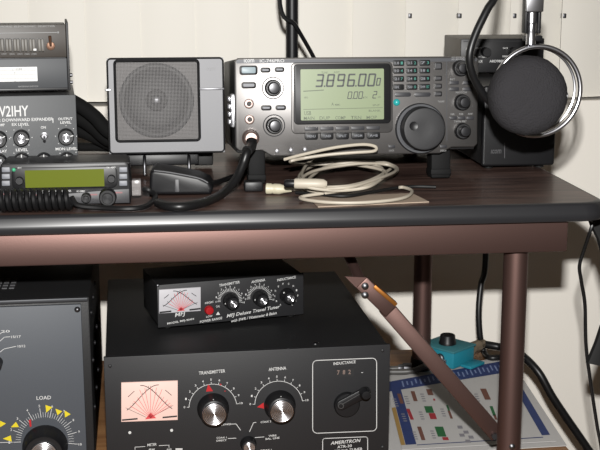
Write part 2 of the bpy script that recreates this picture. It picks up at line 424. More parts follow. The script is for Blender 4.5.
def meter(F, par, x0, x1, y0, y1, face, slope=0., red=PINKP):
    k = F.s(); cx, cy = (x0 + x1) / 2, (y0 + y1) / 2; w_, h_ = x1 - x0, y1 - y0
    def S(u, v): return (x0 + u * w_, y0 + v * h_ + slope * (u - .5) * w_)
    o = MB().prism([(F.p(*S(u, v)).x, F.p(*S(u, v)).z) for u, v in ((0, 1), (1, 1), (1, 0), (0, 0))], -.0022, .001, .0003).build('meter', face, par)
    b = MB(); d = -.0026
    for s_ in (0, 1):
        pts = []
        for i in range(15):
            a = i / 14
            u = .5 + (.40 - .56 * a ** .8) * (1 if s_ else -1); v = .70 - .62 * math.sin(a * PI / 2 * 1.02)
            pts.append(S(u, v))
        b.pline(F, pts, .7, d)
        for i in (2, 4, 6, 8, 10):
            x, y = pts[i]; b.pline(F, [(x, y), (x + (1 if s_ else -1) * .8, y - 1.4)], .35, d)
        b.pline(F, [S(.5 + (.33 if s_ else -.33) - .05, .22 + (0 if s_ else .14)), S(.5 + (.33 if s_ else -.33) + .06, .22 + (.14 if s_ else 0))], .6, d)
    b.pline(F, [S(.02, .95), S(.28, .93)], 1.6, d); b.pline(F, [S(.74, .92), S(.98, .90)], 1.6, d)
    b.pline(F, [S(.08, .64), S(.44, .9)], .35, d); b.pline(F, [S(.92, .62), S(.56, .88)], .35, d)
    b.build('scale_print', DARKP, o, smooth=0)
    b = MB()
    for a in (-58, -44, -32, -21, -11, 0, 11, 22, 33, 44, 54, 60):
        r = .78 if abs(a) < 30 else .62
        b.pline(F, [S(.52, .92), S(.52 + r * h_ / w_ * math.sin(math.radians(a)) * 1.0, .92 - r * math.cos(math.radians(a)))], .38, d - .0001)
    b.ppoly(F, [S(.42, .95), S(.52, .78), S(.62, .93)], d - .0001)
    b.build('red_scale_print', red, o, smooth=0)
    return o

# ------------------------------------------------------------------ main transceiver
DR = 1.389
tilt = math.radians(5)
q = at(238, 157, DR)
rd, F = thing('base_transceiver', 'silver grey base station transceiver with large green frequency display and big tuning dial', 'radio', q, 0, tilt, ref=(350, 105))
W0, H0 = 0.287, F.p(300, 57.5).z
x0 = F.p(235, 100).x; x1 = F.p(478, 100).x
chin = F.p(270, 147).z
body = [(x0, chin), (x0 + .004, chin - .004), (F.p(262, 150).x, chin - .004), (F.p(272, 157).x, .0), (F.p(440, 152).x, .0), (F.p(452, 147).x, chin - .004), (x1 - .004, chin - .004), (x1, chin), (x1, H0 - .004), (x1 - .004, H0), (x0 + .004, H0), (x0, H0 - .004)]
MB().prism(body, 0, .008, .002).build('front_panel', RADIOM, rd)
MB().box(x0 + .0015, x1 - .0015, .008, .27, .004, H0 - .001, .002).build('case', CASE, rd)
s_ = MB().box(x0 - .0035, x0 + .003, .03, .05, chin + .022, chin + .062, .002)
for k in range(4): s_.box(x0 - .0065, x0 - .0036, .022, .05, chin + .026 + k * .009, chin + .032 + k * .009, .001)
plabel(s_.build('side_grip', CHROME, rd), 'bright ribbed metal grip on left side')
MB().rrect(F, 236.5, 477, 58, 63.4, .5, -.0006, .0003).build('name_strip', RADIOD, rd)
MB().text(F, 'ıcom', 249, 60.8, 10, 3.4, -.001).text(F, 'IC-746PRO', 272, 60.8, 24, 3.2, -.001).build('panel_print', WHITEP, rd, smooth=0)
MB().rrect(F, 236.5, 477, 142, 146, .5, -.0004, .0003).build('lower_groove', RADIOD, rd)
# left block
button(F, rd, 239.5, 257.5, 65.5, 75, INK_BLACK, .0012, 2.5, 'power_bezel'); button(F, rd, 241.5, 255.5, 67, 73.4, ICEBTN, .003, 1.5, 'power_button')
for bx in ((260.5, 270.5, 67.5, 72.7), (274.5, 284.5, 67, 72.2), (241.5, 256, 82, 88.5), (261, 271.5, 105.2, 110.5), (275.5, 286, 105, 110.2)):
    o = button(F, rd, *bx, INK_BLACK, .0014, 2.2); MB().rrect(F, bx[0] + 1.8, bx[1] - 1.8, bx[2] + 1.6, bx[3] - 1.8, .8, -.0022, -.001).build('button_cap', PALEBTN, o)
for kx, ky in ((273, 88), (274, 125.5)):
    c = F.p(kx, ky)
    MB().tube([(c.x + .0125 * math.cos(2 * PI * k / 32), -.0003, c.z + .0125 * math.sin(2 * PI * k / 32)) for k in range(32)], .0006, 6, True, 1).build('knob_ring', RADIOD, rd)
    o = knob(F, rd, kx, ky, 8.3, .008, BLACK, name='dual_knob')
    o2 = MB().lathe([(.0072, 0), (.0066, .009), (.0058, .0105), (.003, .0108), (0, .0108)], (c.x, -.008, c.z), (0, -1, 0), 28).build('inner_knob', mat('gunmetal', (44, 44, 46), .3, .6), o)
    for (jx, jy) in (): pass
for jx, jy in ((249, 103.8), (249.6, 119.5)):
    c = F.p(jx, jy); o = MB().lathe([(.0058, 0), (.0056, .002), (.0046, .0025), (.0030, .0024), (.0026, .0005), (0, .0004)], (c.x, 0, c.z), (0, -1, 0), 24).build('jack_socket', mat('worn_nickel', (138, 120, 114), .4, .8), rd)
    MB().lathe([(.0026, 0), (0, .0001)], (c.x, -.0006, c.z), (0, -1, 0), 16).build('jack_hole', DARKP, o)
c = F.p(250.5, 138)
o = MB().lathe([(.0102, 0), (.0102, .003), (.0092, .004), (.0085, .0125), (.007, .0135), (.0065, .014), (0, .014)], (c.x, 0, c.z), (0, -1, 0), 30).build('mic_connector', mat('worn_nickel', (138, 120, 114), .4, .8), rd)
MIC_P = F.M @ Vector((c.x, -.016, c.z - .001))
for jx, jy in ((277, 151), (291, 150.2), (305, 149.6)):
    c = F.p(jx, jy); MB().lathe([(.0026, 0), (.0022, .0035), (0, .004)], (c.x, -.0001, c.z), (0, -1, 0), 14).build('small_knob', STEEL, rd)
# display
MB().rrect(F, 291.5, 392.5, 61.6, 134, 5, -.0022, .0005, .001).build('display_surround', RADIOM, rd)
dz = MB().rrect(F, 293.8, 390.3, 63.4, 124.6, 4, -.0040, -.0015, .0008).build('display_bezel', INK_BLACK, rd)
lcd = MB().rrect(F, 300.5, 383.2, 68.6, 120.3, 1, -.0045, -.0030).build('lcd_screen', LCDG, dz)
SEG = {'0': 'abcdef', '1': 'bc', '2': 'abged', '3': 'abgcd', '6': 'afgedc', '8': 'abcdefg', '9': 'abcdfg'}
def seg7(b, F, ch, x, y, w_, h_, t_, d, slope=-.0125, xr=340):
    sh = .16
    def Q(u, v): return (x + u * w_ + (1 - v) * h_ * sh, y + v * h_ + slope * (x + u * w_ - xr))
    L = {'a': ((0, 0), (1, 0)), 'b': ((1, 0), (1, .5)), 'c': ((1, .5), (1, 1)), 'd': ((0, 1), (1, 1)), 'e': ((0, .5), (0, 1)), 'f': ((0, 0), (0, .5)), 'g': ((0, .5), (1, .5))}
    for s1 in SEG[ch]:
        (a_, b_), (c_, d_) = L[s1]; ins = .06
        p, q2 = Vector(Q(a_, b_)), Vector(Q(c_, d_)); p, q2 = p.lerp(q2, ins), q2.lerp(p, ins)
        b.pline(F, [tuple(p), tuple(q2)], t_, d)
b = MB(); d = -.0050
for ch, x in (('3', 315.2), ('8', 326), ('9', 336.4), ('6', 346.8), ('0', 357.6), ('0', 367)): seg7(b, F, ch, x, 74.6, 6.0, 11.4, 1.7, d)
seg7(b, F, '0', 375.6, 78.8, 3.2, 6.8, 1.1, d)
for x in (324, 355.2): b.pdot(F, x, 86.0 - .0125 * (x - 340), .9, d)
for ch, x in (('0', 347.0), ('0', 352.8), ('0', 357.8)): seg7(b, F, ch, x, 92.0, 3.4, 6.6, .8, d)
b.pdot(F, 351.6, 98.6, .5, d); seg7(b, F, '2', 372.0, 91.8, 3.2, 6.6, .8, d)
b.build('digit_print', LCDD, lcd, smooth=0)
b = MB()
b.pline(F, [(303, 91.2), (323, 90.0)], .9, d); b.pline(F, [(303, 109.3), (382, 107.5)], .5, d)
for k in range(5): b.text(F, ('MAIN', 'DUP', 'COMP', 'TRN', 'MOP')[k], 308.6 + 15.6 * k, 118.0 - .2 * k, 10.5, 3.2, d)
b.text(F, 'USB', 307.2, 113, 7, 4, d); b.text(F, 'VFO', 305.5, 97.5, 4, 2, d); b.text(F, 'A', 332, 104, 2.4, 3, d); b.text(F, 'MEMO', 337, 104.6, 5, 1.8, d)
b.text(F, 'TUNE', 324, 72.6, 6, 2, d); b.text(F, 'AGC', 336, 72.2, 6, 2, d); b.text(F, 'ΔTX', 364.5, 97.3, 5, 1.8, d); b.text(F, 'ch', 378.5, 96.8, 3, 1.8, d)
b.text(F, 'SPLIT', 375.5, 105, 7, 1.8, d); b.text(F, 'BLANK', 374, 110.5, 12, 2, d)
b.build('legend_print', LCDL, lcd, smooth=0)
for k in range(5):
    x = 304.4 + k * 15.4; y = 126.6 - .2 * k
    button(F, rd, x, x + 13.4, y, y + 4, BTNM, .0034, .8, 'soft_key')
    x = 304.6 + k * 15.5; y = 132.6 - .2 * k
    o = button(F, rd, x, x + 13, y, y + 7, INK_BLACK, .0036, 2, 'function_button')
    MB().text(F, ('MENU', 'TUNER', 'SPLIT', 'VFO/M', 'A=B')[k], x + 6.5, y + 3.5, 8, 2.4, -.0042).build('button_print', PALEBTN, o, smooth=0)
# keypad
KX, KY = (398.3, 411.5, 424.4), (62.9, 70.6, 78.7, 86.9); n = 0
for j, y in enumerate(KY):
    for i, x in enumerate(KX):
        yy = y + (1 - i) * .15
        o = button(F, rd, x - 5.4, x + 5.4, yy - 2.9, yy + 2.9, INK_BLACK, .0025, 1.2, 'key')
        b = MB().text(F, ('1.8', '3.5', '7', '10', '14', '18', '21', '24', '28', 'GENE', '50', '144')[n], x - 1.8, yy, 4.2, 2.6, -.0030).build('key_print', PALEBTN, o, smooth=0)
        if n != 9: MB().text(F, ('1', '2', '3', '4', '5', '6', '7', '8', '9', '.', '0', 'ENT')[n], x + 3, yy, 2.2 if n < 11 else 3, 2.8, -.0030).build('key_number_print', GREENP, o, smooth=0)
        n += 1
for y in (66, 78.2, 86, 93.8):
    h_ = 3.6 if y == 66 else 2.5
    o = button(F, rd, 434.4, 441.6, y - h_, y + h_, BLACK, .0022, 1, 'mode_key'); MB().rrect(F, 435.6, 440.4, y - h_ + 1.2, y + h_ - 1.2, .6, -.0028, -.0015).build('button_cap', BTNM, o)
for x in (402.5, 422.3): button(F, rd, x - 8.2, x + 8.2, 92.3, 96.7, BTNM, .002, 2, 'wide_key')
c = F.p(396.6, 102.4); MB().lathe([(.0042, 0), (.0038, .002), (.002, .0036), (0, .004)], (c.x, 0, c.z), (0, -1, 0), 20).build('round_key', BLUEBTN, rd)
# dial
c = F.p(419.8, 128.4); R = 25.2 * F.s()
o = MB().lathe([(R, 0), (R, .004), (R * .96, .006), (R * .88, .006), (R * .86, .0035), (0, .0035)], (c.x, 0, c.z), (0, -1, 0), 56).build('dial_ring', RADIOD, rd)
c = F.p(420.6, 128.2); R = 21.6 * F.s()
dl = MB().lathe([(R, .0036), (R * 1.0, .008), (R * .985, .020), (R * .94, .0225), (R * .86, .023), (R * .3, .0222), (0, .022)], (c.x, 0, c.z), (0, -1, 0), 56).build('tuning_dial', SATIN, rd)
cd = F.p(413.8, 126, 0, -.023)
MB().lathe([(.0052, 0), (.0048, .0010), (.0040, .0008), (.0018, .0004), (0, .0003)], (cd.x, -.0226, cd.z), (0, -1, 0), 24).build('finger_dimple', BLACK, dl)
for x in (391.5, 443): button(F, rd, x - 3.4, x + 3.4, 144.8, 148, BTNM, .002, .8)
# right block
MB().pline(F, [(446.5, 61), (446.8, 141)], .7).build('panel_seam', RADIOD, rd, smooth=0)
for kx, ky in ((460, 68.2), (461.5, 102.3), (462, 131)):
    o = knob(F, rd, kx, ky, 8.2, .008, BLACK, name='dual_knob'); c = F.p(kx, ky)
    MB().lathe([(.0068, 0), (.0062, .009), (.0054, .0105), (.003, .0108), (0, .0108)], (c.x, -.008, c.z), (0, -1, 0), 26).build('inner_knob', mat('gunmetal', (92, 92, 95), .32, .8), o)
for x in (454, 467.5):
    for y in (82.6, 89): button(F, rd, x - 4.6, x + 4.6, y - 1.9, y + 1.9, BTNM, .002, .8)
for x in (453, 461.5, 470): button(F, rd, x - 3.6, x + 3.6, 116.2, 119.6, BTNM, .002, .8)
b = MB()
for tx, x, y, w_ in (('AF-RF/SQL', 458, 57.6, 14), ('RIT', 452.5, 79.4, 5), ('TX', 468, 78.8, 4), ('NOTCH', 461, 92.4, 11), ('TWIN PBT', 460, 121.4, 13), ('NR', 452.5, 114.2, 4), ('NB', 461, 114, 4), ('ANF', 470, 113.8, 5), ('TRANSMIT', 441, 101.5, 7), ('LOCK', 391.5, 150.4, 5), ('SPEECH', 443, 150.6, 6)):
    b.text(F, tx, x, y, w_, 1.9, -.001 if y > 63 else -.0012)
b.text(F, 'AF-RF/SQL', 458, 59.6, 14, 2, -.001)
b.build('legend_print', GREYP, rd, smooth=0)
# stand feet (vertical in the photo, under the tilted case)
for px0, px1, ytop, ybot in ((248.5, 265.5, 152, 189), (435.5, 455, 152, 178.5)):
    a = F.p(px0, 150); b2 = F.p(px1, 150)
    zb = (TT + .001 - (F.M @ Vector((a.x, .012, 0))).z) / math.cos(tilt)
    yf = .006 if px0 < 300 else .022
    zb = (TT + .001 - (F.M @ Vector((a.x, yf + .008, 0))).z) / math.cos(tilt)
    o = MB().box(a.x, b2.x, yf, yf + .026, zb, chin if px0 < 300 else .006, .002).build('front_foot', mat('deep_black_rubber', (9, 9, 10), .7, spec=.2), rd)
    MB().box(a.x - .0006, b2.x + .0006, yf - .001, yf + .027, zb + .004, zb + .011, .001).build('foot_pad', mat('deep_black_rubber', (9, 9, 10), .7, spec=.2), o)
for x in (x0 + .03, x1 - .03):
    zb = (TT + .001 - (F.M @ Vector((x, .252, 0))).z) / math.cos(tilt)
    MB().box(x - .009, x + .009, .244, .260, zb + .0012, .0045, .001).build('rear_foot', RUBBER, rd)

# ------------------------------------------------------------------ external speaker
DS = 1.45
q = at(109, 154, DS); tilt = math.radians(5)
sp, F = thing('external_speaker', 'silver square external speaker with round cone behind grey mesh grille, left of the big radio', 'speaker', q, 0, tilt, ref=(165, 105))
x0, x1, z1 = F.p(108, 105).x, F.p(224, 105).x, F.p(165, 58).z
MB().prism(rr_poly(x0, x1, 0, z1, .004), .012, .11, 0).build('cabinet', BLACK, sp)
fr = MB()
g0, g1, gz0, gz1 = F.p(115.5, 100).x, F.p(199, 100).x, F.p(150, 141).z, F.p(150, 60.5).z
for a in ((x0, g0, 0, z1), (g1, x1, 0, z1), (g0, g1, 0, gz0), (g0, g1, gz1, z1)): fr.box(a[0], a[1], 0, .0118, a[2], a[3])
fo = fr.build('front_frame', SILVER, sp, smooth=30)
rim = MB().tube([(x, -.0004, z) for x, z in rr_poly(g0, g1, gz0, gz1, .004)], .0016, 8, True, 1).build('grille_rim', BLACK, fo)
MB().tube([(x, .001, z) for x, z in rr_poly(x0 + .0006, x1 - .0006, .0006, z1 - .0006, .004)], .0014, 8, True, 1).build('frame_edge', BLACK, fo)
g = MB(); n = 58
for k in range(n):
    x = g0 + (g1 - g0) * (k + .5) / n; g.box(x - .00026, x + .00026, .002, .0026, gz0, gz1)
for k in range(n):
    z = gz0 + (gz1 - gz0) * (k + .5) / n; g.box(g0, g1, .0026, .003, z - .00018, z + .00018)
g.build('grille', mat('grille_metal', (66, 64, 64), .5, .3), sp, smooth=0)
cc = F.p(156.5, 100.5); R = 37 * F.s()
MB().box(g0 - .001, g1 + .001, .0112, .0119, gz0 - .001, gz1 + .001).build('baffle', mat('grey_baffle', (104, 101, 100), .7), sp)
cn = MB().lathe([(R, 0), (R, .003), (R * .93, .004), (R * .86, .003), (R * .80, .0008), (R * .30, .0004), (R * .28, .0012), (R * .2, .0025), (0, .0032)], (cc.x, .0111, cc.z), (0, -1, 0), 48).build('speaker_cone', DARKIN, sp)
MB().tube([(cc.x + R * .99 * math.cos(2 * PI * k / 48), .0065, cc.z + R * .99 * math.sin(2 * PI * k / 48)) for k in range(48)], .0013, 6, True, 1).build('cone_rim', STEEL, cn)
MB().tube([(cc.x + R * .74 * math.cos(2 * PI * k / 48), .0078, cc.z + R * .74 * math.sin(2 * PI * k / 48)) for k in range(48)], .0016, 6, True, 1).build('cone_fold', STEEL, cn)
MB().lathe([(R * .17, 0), (R * .12, .002), (0, .003)], (cc.x, .0085, cc.z), (0, -1, 0), 20).build('dust_cap', STEEL, cn)
a, b2 = F.p(199.5, 89), F.p(223.5, 89); MB().box(a.x, b2.x + .001, -.0022, .001, a.z - .0012, a.z + .0012, .0005).build('chrome_strip', STEEL, sp)
a = F.p(107, 90); MB().box(x0 - .003, x0 + .004, -.0018, .004, a.z - .0013, a.z + .0013, .0005).build('chrome_pin', CHROME, sp)
MB().text(F, 'ıcom', 211, 69, 9, 3, -.0006).build('faint_print', mat('faint_grey_print', (124, 124, 126), .6), sp, smooth=0)
zb = (TT + .001 - F.M.translation.z) / math.cos(tilt)
MB().box(F.p(113, 150).x, F.p(199, 150).x, .022, .075, -.0165, -.0005, .002).build('stand_block', BLACK, sp)
for px in (144, 189):
    x = F.p(px, 150).x
    zz = (TT + .0035 - (F.M @ Vector((x, .016, 0))).z) / math.cos(tilt)
    MB().tube([(x, .026, -.004), (x, .018, -.008), (x, .014, -.016), (x, .014, zz)], .0022, 10).build('stand_rod', STEEL, sp)
zz = (TT + .001 - (F.M @ Vector((0, .09, 0))).z) / math.cos(tilt)
for px in (120, 205):
    x = F.p(px, 150).x; MB().box(x - .012, x + .012, .055, .095, zz + .003, -.0005 if px > 200 else -.0005, .002).build('stand_foot', RUBBER, sp)

# ------------------------------------------------------------------ speech processor box (left) and the switch box on top of it
q = at(77, 150, 1.345); q.z = TT + .001
pb, F = thing('speech_processor', 'slate grey processor box with white lettering and black knobs behind the olive screen radio', 'audio processor', Vector((q.x, 1.345, TT)), math.radians(5), ref=(40, 125))
z1 = F.p(40, 96.3).z
MB().box(-.256, 0, .004, .135, .005, z1, .0015).build('case', mat('dark_grey_case', (52, 52, 53), .5, bump=(800, .2, .0005)), pb)
MB().box(-.258, .0008, -.001, .0035, .0045, z1 + .001, .0008).build('front_panel', GREYD, pb)
b = MB(); dd = -.0016
b.text(F, 'W2IHY', 11.3, 111, 34, 11, dd, slope=-.0)
b.text(F, 'COMP : DOWNWARD EXPANDER', 20, 119.6, 66, 3.2, dd); b.pline(F, [(50.5, 118.8), (53, 118.6), (53, 122.5)], .7, dd)
b.text(F, 'OUTPUT', 65.3, 118.6, 14.5, 2.6, dd); b.text(F, 'LEVEL', 65.8, 122.3, 11, 2.6, dd)
b.text(F, 'EX LEVEL', 20.5, 124.2, 17, 2.8, dd); b.text(F, 'COMP', 0.6, 124.8, 8, 2.8, dd); b.text(F, 'ON', 43.3, 127.2, 5, 2.6, dd)
b.text(F, 'LEVEL', 22, 149.6, 12, 2.9, dd); b.text(F, 'DELAY', 1, 151, 12, 2.8, dd); b.text(F, 'MON LEVEL', 66.5, 148.6, 22, 3, dd)
for kx, ky in ((21.5, 137.3), (66, 136), (-1, 138.5)):
    for a in range(-135, 136, 45): b.pdot(F, kx + 10.6 * math.sin(math.radians(a)), ky - 10.6 * math.cos(math.radians(a)), .45, dd)
for x, y in ((14, 153), (28, 153), (44.5, 153.5), (60, 153), (76, 152)): b.pdot(F, x, y, .5, dd)
b.build('panel_print', WHITEP, pb, smooth=0)
for kx, ky, pt in ((-1, 138.5, 60), (21.5, 137.3, 95), (66, 136, 75), (-1, 161, 0), (22, 160, 0), (44, 160, 0), (67, 159.5, 0)):
    knob(F, pb, kx, ky, 8.3, .012, BLACK, ALU, .55, .15, d0=-.001, pointer=pt)
c = F.p(44.3, 135.8)
o = MB().lathe([(.0045, 0), (.0045, .002), (.003, .0025), (.0028, .005), (0, .005)], (c.x, -.001, c.z), (0, -1, 0), 6).build('toggle_switch', ALU, pb)
MB().cyl((c.x, -.005, c.z), (c.x, -.012, c.z - .004), .0012, .0016).build('toggle_lever', CHROME, o)
feet(pb, -.24, -.016, .02, .115, .004); 
for o in pb.children:
    if o.name.startswith('rubber_foot'): o.location.z = .0048

zt = TT + z1 + .001
q = at(66.5, 60, 1.36)
ub, F = thing('switch_panel_box', 'grey box with brown upper panel and row of slide switches on top of the processor', 'switch box', Vector((q.x, 1.36, zt)), math.radians(5), ref=(30, 60))
z1 = F.p(40, 24.5).z; zm = F.p(40, 57.5).z
MB().box(-.21, 0, .004, .1, .006, z1 - .002, .0015).build('case', mat('dark_grey_case', (52, 52, 53), .5), ub)
MB().box(-.212, .0004, -.002, .0036, .006, zm - .0008, .001).build('lower_panel', mat('steel_grey_paint', (52, 54, 57), .55), ub)
MB().box(-.212, .0004, .0005, .0036, zm, z1, .0008).build('upper_panel', BROWNBLK, ub)
MB().box(.0006, .0032, -.004, .1, .004, z1 + .002, .0005).build('side_plate', SATIN, ub)
MB().box(-.212, .0004, -.004, -.0021, .004, .0068, .0005).build('bottom_lip', BLACK, ub)
for zc in (.012, .02, ): MB().lathe([(.0022, 0), (.002, .0025), (0, .003)], (.0033, .004, zc), (1, 0, 0), 10).build('side_screw', STEEL, ub)
b = MB(); dd = -.0006
MB().rrect(F, -60, 37, 66.6, 82.6, .4, -.0028, -.0021).build('paper_label', mat('label_white', (205, 205, 204), .6), ub)
lb = MB()
for y in (70.5, 74.5, 78.5): lb.pline(F, [(-30, y), (36, y - .3)], .4, -.0031)
lb.text(F, '2 40M', 17, 68.8, 10, 1.8, -.0031); lb.text(F, '1', 15, 72.6, 1, 2, -.0031); lb.text(F, '3', 15, 76.6, 1.4, 2, -.0031); lb.text(F, '4', 15, 80.6, 1.4, 2, -.0031)
lb.build('label_print', GREYP, ub, smooth=0)
b.text(F, 'MORSE  ELECTRONIC  SELECTOR', 28, 26.4, 54, 1.8, dd); b.pline(F, [(-30, 33.6), (58, 32.4)], .7, dd); b.pdot(F, 58, 32.4, 1, dd)
for x in (-4, 4, 12, 20, 27, 34): b.text(F, 'CW2', x, 54, 5, 1.5, dd)
b.text(F, 'ANTENNA SWITCH', 28, 86.2, 20, 1.4, -.0026)
b.build('panel_print', GREYP, ub, smooth=0)
for x in (-7, 0.8, 8.7, 16.6, 24.4, 32.2, 41):
    o = MB().rrect(F, x - 3.2, x + 3.2, 38.2, 51.8, 1.2, -.001, .0008).build('switch_slot', BLACK, ub)
    o2 = MB(); 
    for s1 in (-1, 1): o2.rrect(F, x - 2.9 + (s1 > 0) * 3.1, x - .2 + (s1 > 0) * 3.1, 38.6, 51.4, 1.2, -.0045, -.0008, .0006)
    o2.build('switch_key', mat('grey_switch_key', (72, 68, 62), .5), o)
c = F.p(50.7, 46); o = MB().lathe([(.005, 0), (.0046, .002), (.003, .0024), (0, .0028)], (c.x, .0005, c.z), (0, -1, 0), 8).build('toggle_base', mat('copper_tone', (112, 84, 68), .4, .7), ub)
MB().cyl((c.x, -.002, c.z), (c.x - .0005, -.006, c.z + .011), .0014, .0018).build('toggle_lever', mat('copper_tone', (112, 84, 68), .4, .7), o)
MB().rrect(F, 33.5, 36.5, 48.2, 50.4, .6, -.0062, -.0044).build('white_mark', WHITEP, ub)
feet(ub, -.19, -.02, .02, .085, .0045, .006)
for o in ub.children:
    if o.name.startswith('rubber_foot'): o.location.z = .0055

# ------------------------------------------------------------------ mobile transceiver
YH = 1.286
q = at(-.5, 205, YH)
mh, F = thing('mobile_transceiver', 'black and grey mobile transceiver with olive yellow screen at the front table edge', 'radio', Vector((q.x, YH, TT)), ref=(65, 182))
x1 = F.p(131, 185).x; z1 = F.p(65, 162.5).z
def qd(px, py): v = F.p(px, py); return (v.x, v.z)
MB().prism([(0.001, .0015), (x1 - .001, .0015), (x1, .016), (x1 - .002, z1 - .003), (x1 - .006, z1), (.006, z1), (.002, z1 - .003), (0, .016)], 0, .052, .0025).build('case', BLACK, mh)
zg = F.p(65, 189.5).z
MB().prism([(.002, .003), (x1 - .002, .003), (x1 - .002, zg), (.8 * x1, zg - .001), (.5 * x1, zg - .004), (.2 * x1, zg - .001), (.002, zg)], -.003, .0005, .001).build('lower_fascia', mat('charcoal_plastic', (40, 40, 43), .5), mh)
MB().rrect(F, 2, 129.5, 162.6, 165.0, .6, -.0014, .0006).build('top_trim', SILVER, mh)
bz = MB().rrect(F, 12.5, 117, 166, 189.6, 6, -.0022, .0006, .0008).build('screen_bezel', BLACK, mh)
MB().rrect(F, 25.8, 104, 168.6, 187.4, .6, -.0028, -.0012).build('lcd_screen', OLIVE, bz)
for y in (169.2, 176, 182.8):
    for x in (2.2, 119.4): button(F, mh, x, x + 7.8, y - 2.4, y + 2.8, PALEBTN, .0024, .8)
for x, y in ((20, 180), (111.5, 178)): knob(F, mh, x, y, 4.0, .006, SATIN, d0=-.002)
c = F.p(14, 169.5); MB().lathe([(.0020, 0), (.001, .0012), (0, .0014)], (c.x, -.0022, c.z), (0, -1, 0), 12).build('indicator_lamp', mat('green_lamp', (60, 150, 110), .3), mh)
b = MB(); dd = -.0034
b.text(F, 'DUAL BAND FM TRANSCEIVER', 57, 190.6, 29, 1.8, dd); b.text(F, 'IC-208H', 81, 190.6, 8, 1.8, dd)
b.text(F, 'TX', 108, 167.2, 3, 1.6, -.0026); b.text(F, 'BUSY', 20, 167.4, 4, 1.4, -.0026); b.text(F, 'ıcom', 113.5, 167, 4, 1.6, -.0026)
b.build('panel_print', WHITEP, mh, smooth=0)
b = MB()
for x, y in ((7, 193.5), (36, 194.5), (94, 194), (119, 192)): b.pline(F, [(x - 3, y), (x + 3, y)], 1.6, dd)
b.build('pink_print', mat('dusty_pink_print', (120, 82, 84), .6), mh, smooth=0)
for x, y, r in ((21.5, 196, 8.2), (45, 197, 4.6), (86.5, 196.5, 5), (108, 196, 9)):
    knob(F, mh, x, y, r, .009, BLACK, d0=-.003, cap=SATIN, capr=.62, caph=.4)
MB().box(.01, x1 - .01, .01, .04, .0003, .0014).build('base_pad', RUBBER, mh)
PLUG = F.M @ F.p(131, 189.5)
o = MB().box(.0005, .0105, .008, .02, -.0085, .0085, .0008); o.box(.001, .0095, .0065, .0081, -.007, -.003); o.box(.001, .0095, .0065, .0081, .001, .005)
mp = o.build('modular_plug', mat('clear_grey_plastic', (112, 108, 107), .3), mh); mp.location = (x1, 0, F.p(131, 189.5).z)

# coiled cord in front
cy, cz = 1.2585, TT + .0135
pts = []
turns, xa, xb = 17, at(-40, 205, cy).x, at(71, 205, cy).x
for i in range(turns * 12 + 1):
    a = 2 * PI * i / 12; pts.append((xa + (xb - xa) * i / (turns * 12), cy + .0098 * math.cos(a), cz + .0098 * math.sin(a)))
tail = [atz(78, 205, TT + .006), atz(100, 207.5, TT + .0035), atz(125, 208.5, TT + .0035), atz(143, 207, TT + .0035), atz(153, 201, TT + .0045), atz(155, 195, TT + .008), at(149, 190.5, 1.297), at(143.2, 189.5, 1.2995)]
tag(MB().tube(pts, .0030, 7, sub=1).tube([pts[-1]] + tail, .0030, 8).build('coiled_cord', CABLEM, org=(0, cy, TT)), 'black coiled microphone cord lying in front of the olive screen radio', 'cord')

# hand microphone lying on the table
hm, F = thing('hand_microphone', 'black hand microphone lying on the table below the square speaker', 'microphone', Vector((at(150, 199, 1.335).x, 1.335, TT)), math.radians(-4), ref=(180, 185))
def hp(px, py): v = F.p(px, py); return (v.x, max(v.z, .0015))
MB().prism([hp(149, 200.5), hp(150, 172), hp(154, 169.5), hp(172, 172), hp(198, 177), hp(209, 182), hp(213, 188), hp(211, 198), hp(206, 200.5), hp(194, 200.5), hp(192, 196), hp(186, 196), hp(184, 200.5)], 0, .045, .004, 3).build('body', BLACK, hm)
MB().tube([(*hp(154, 170.4)[:1], -.0005, hp(154, 170.4)[1]), (hp(172, 172.6)[0], -.0005, hp(172, 172.6)[1]), (hp(198, 177.8)[0], -.0005, hp(198, 177.8)[1]), (hp(208, 182.5)[0], -.0005, hp(208, 182.5)[1])], .0009, 6).build('edge_seam', SILVER, hm)
MB().prism(rr_poly(hp(175, 190)[0], hp(179.5, 190)[0], hp(170, 192)[1], hp(170, 179)[1], .001), -.002, .001, .0006).build('talk_bar', mat('dull_grey_plastic', (58, 58, 60), .5), hm)
a = atz(212, 187, TT + .012); tag(MB().tube([at(209.5, 184, 1.352), at(218, 182, 1.375), at(232, 177, 1.42), atz(246, 172, TT + .004), atz(262, 171, TT + .004)], .0032, 8).build('microphone_lead', CABLEM, org=(a.x, a.y, TT)), 'thin black lead running back from the hand microphone towards the radio', 'cable')

# thick microphone cable from the radio connector
pts = [MIC_P, MIC_P + Vector((-.001, -.006, -.006)), at(247, 152, 1.350), at(243, 164, 1.345), at(236, 179, 1.335), atz(223, 193, TT + .006), atz(205, 202, TT + .0055), atz(184, 206.5, TT + .0055), atz(167, 206, TT + .0055), atz(158, 203, TT + .0055)]
tag(MB().tube(pts, .0050, 10).tube([MIC_P, MIC_P + Vector((0, -.0005, -.0012)), MIC_P + Vector((-.001, -.0065, -.0065)), at(247, 151, 1.350)], .0062, 10).build('microphone_cable', CABLEM, org=(MIC_P.x, MIC_P.y, TT)), 'thick black cable plugged into the lower left socket of the big radio', 'cable')

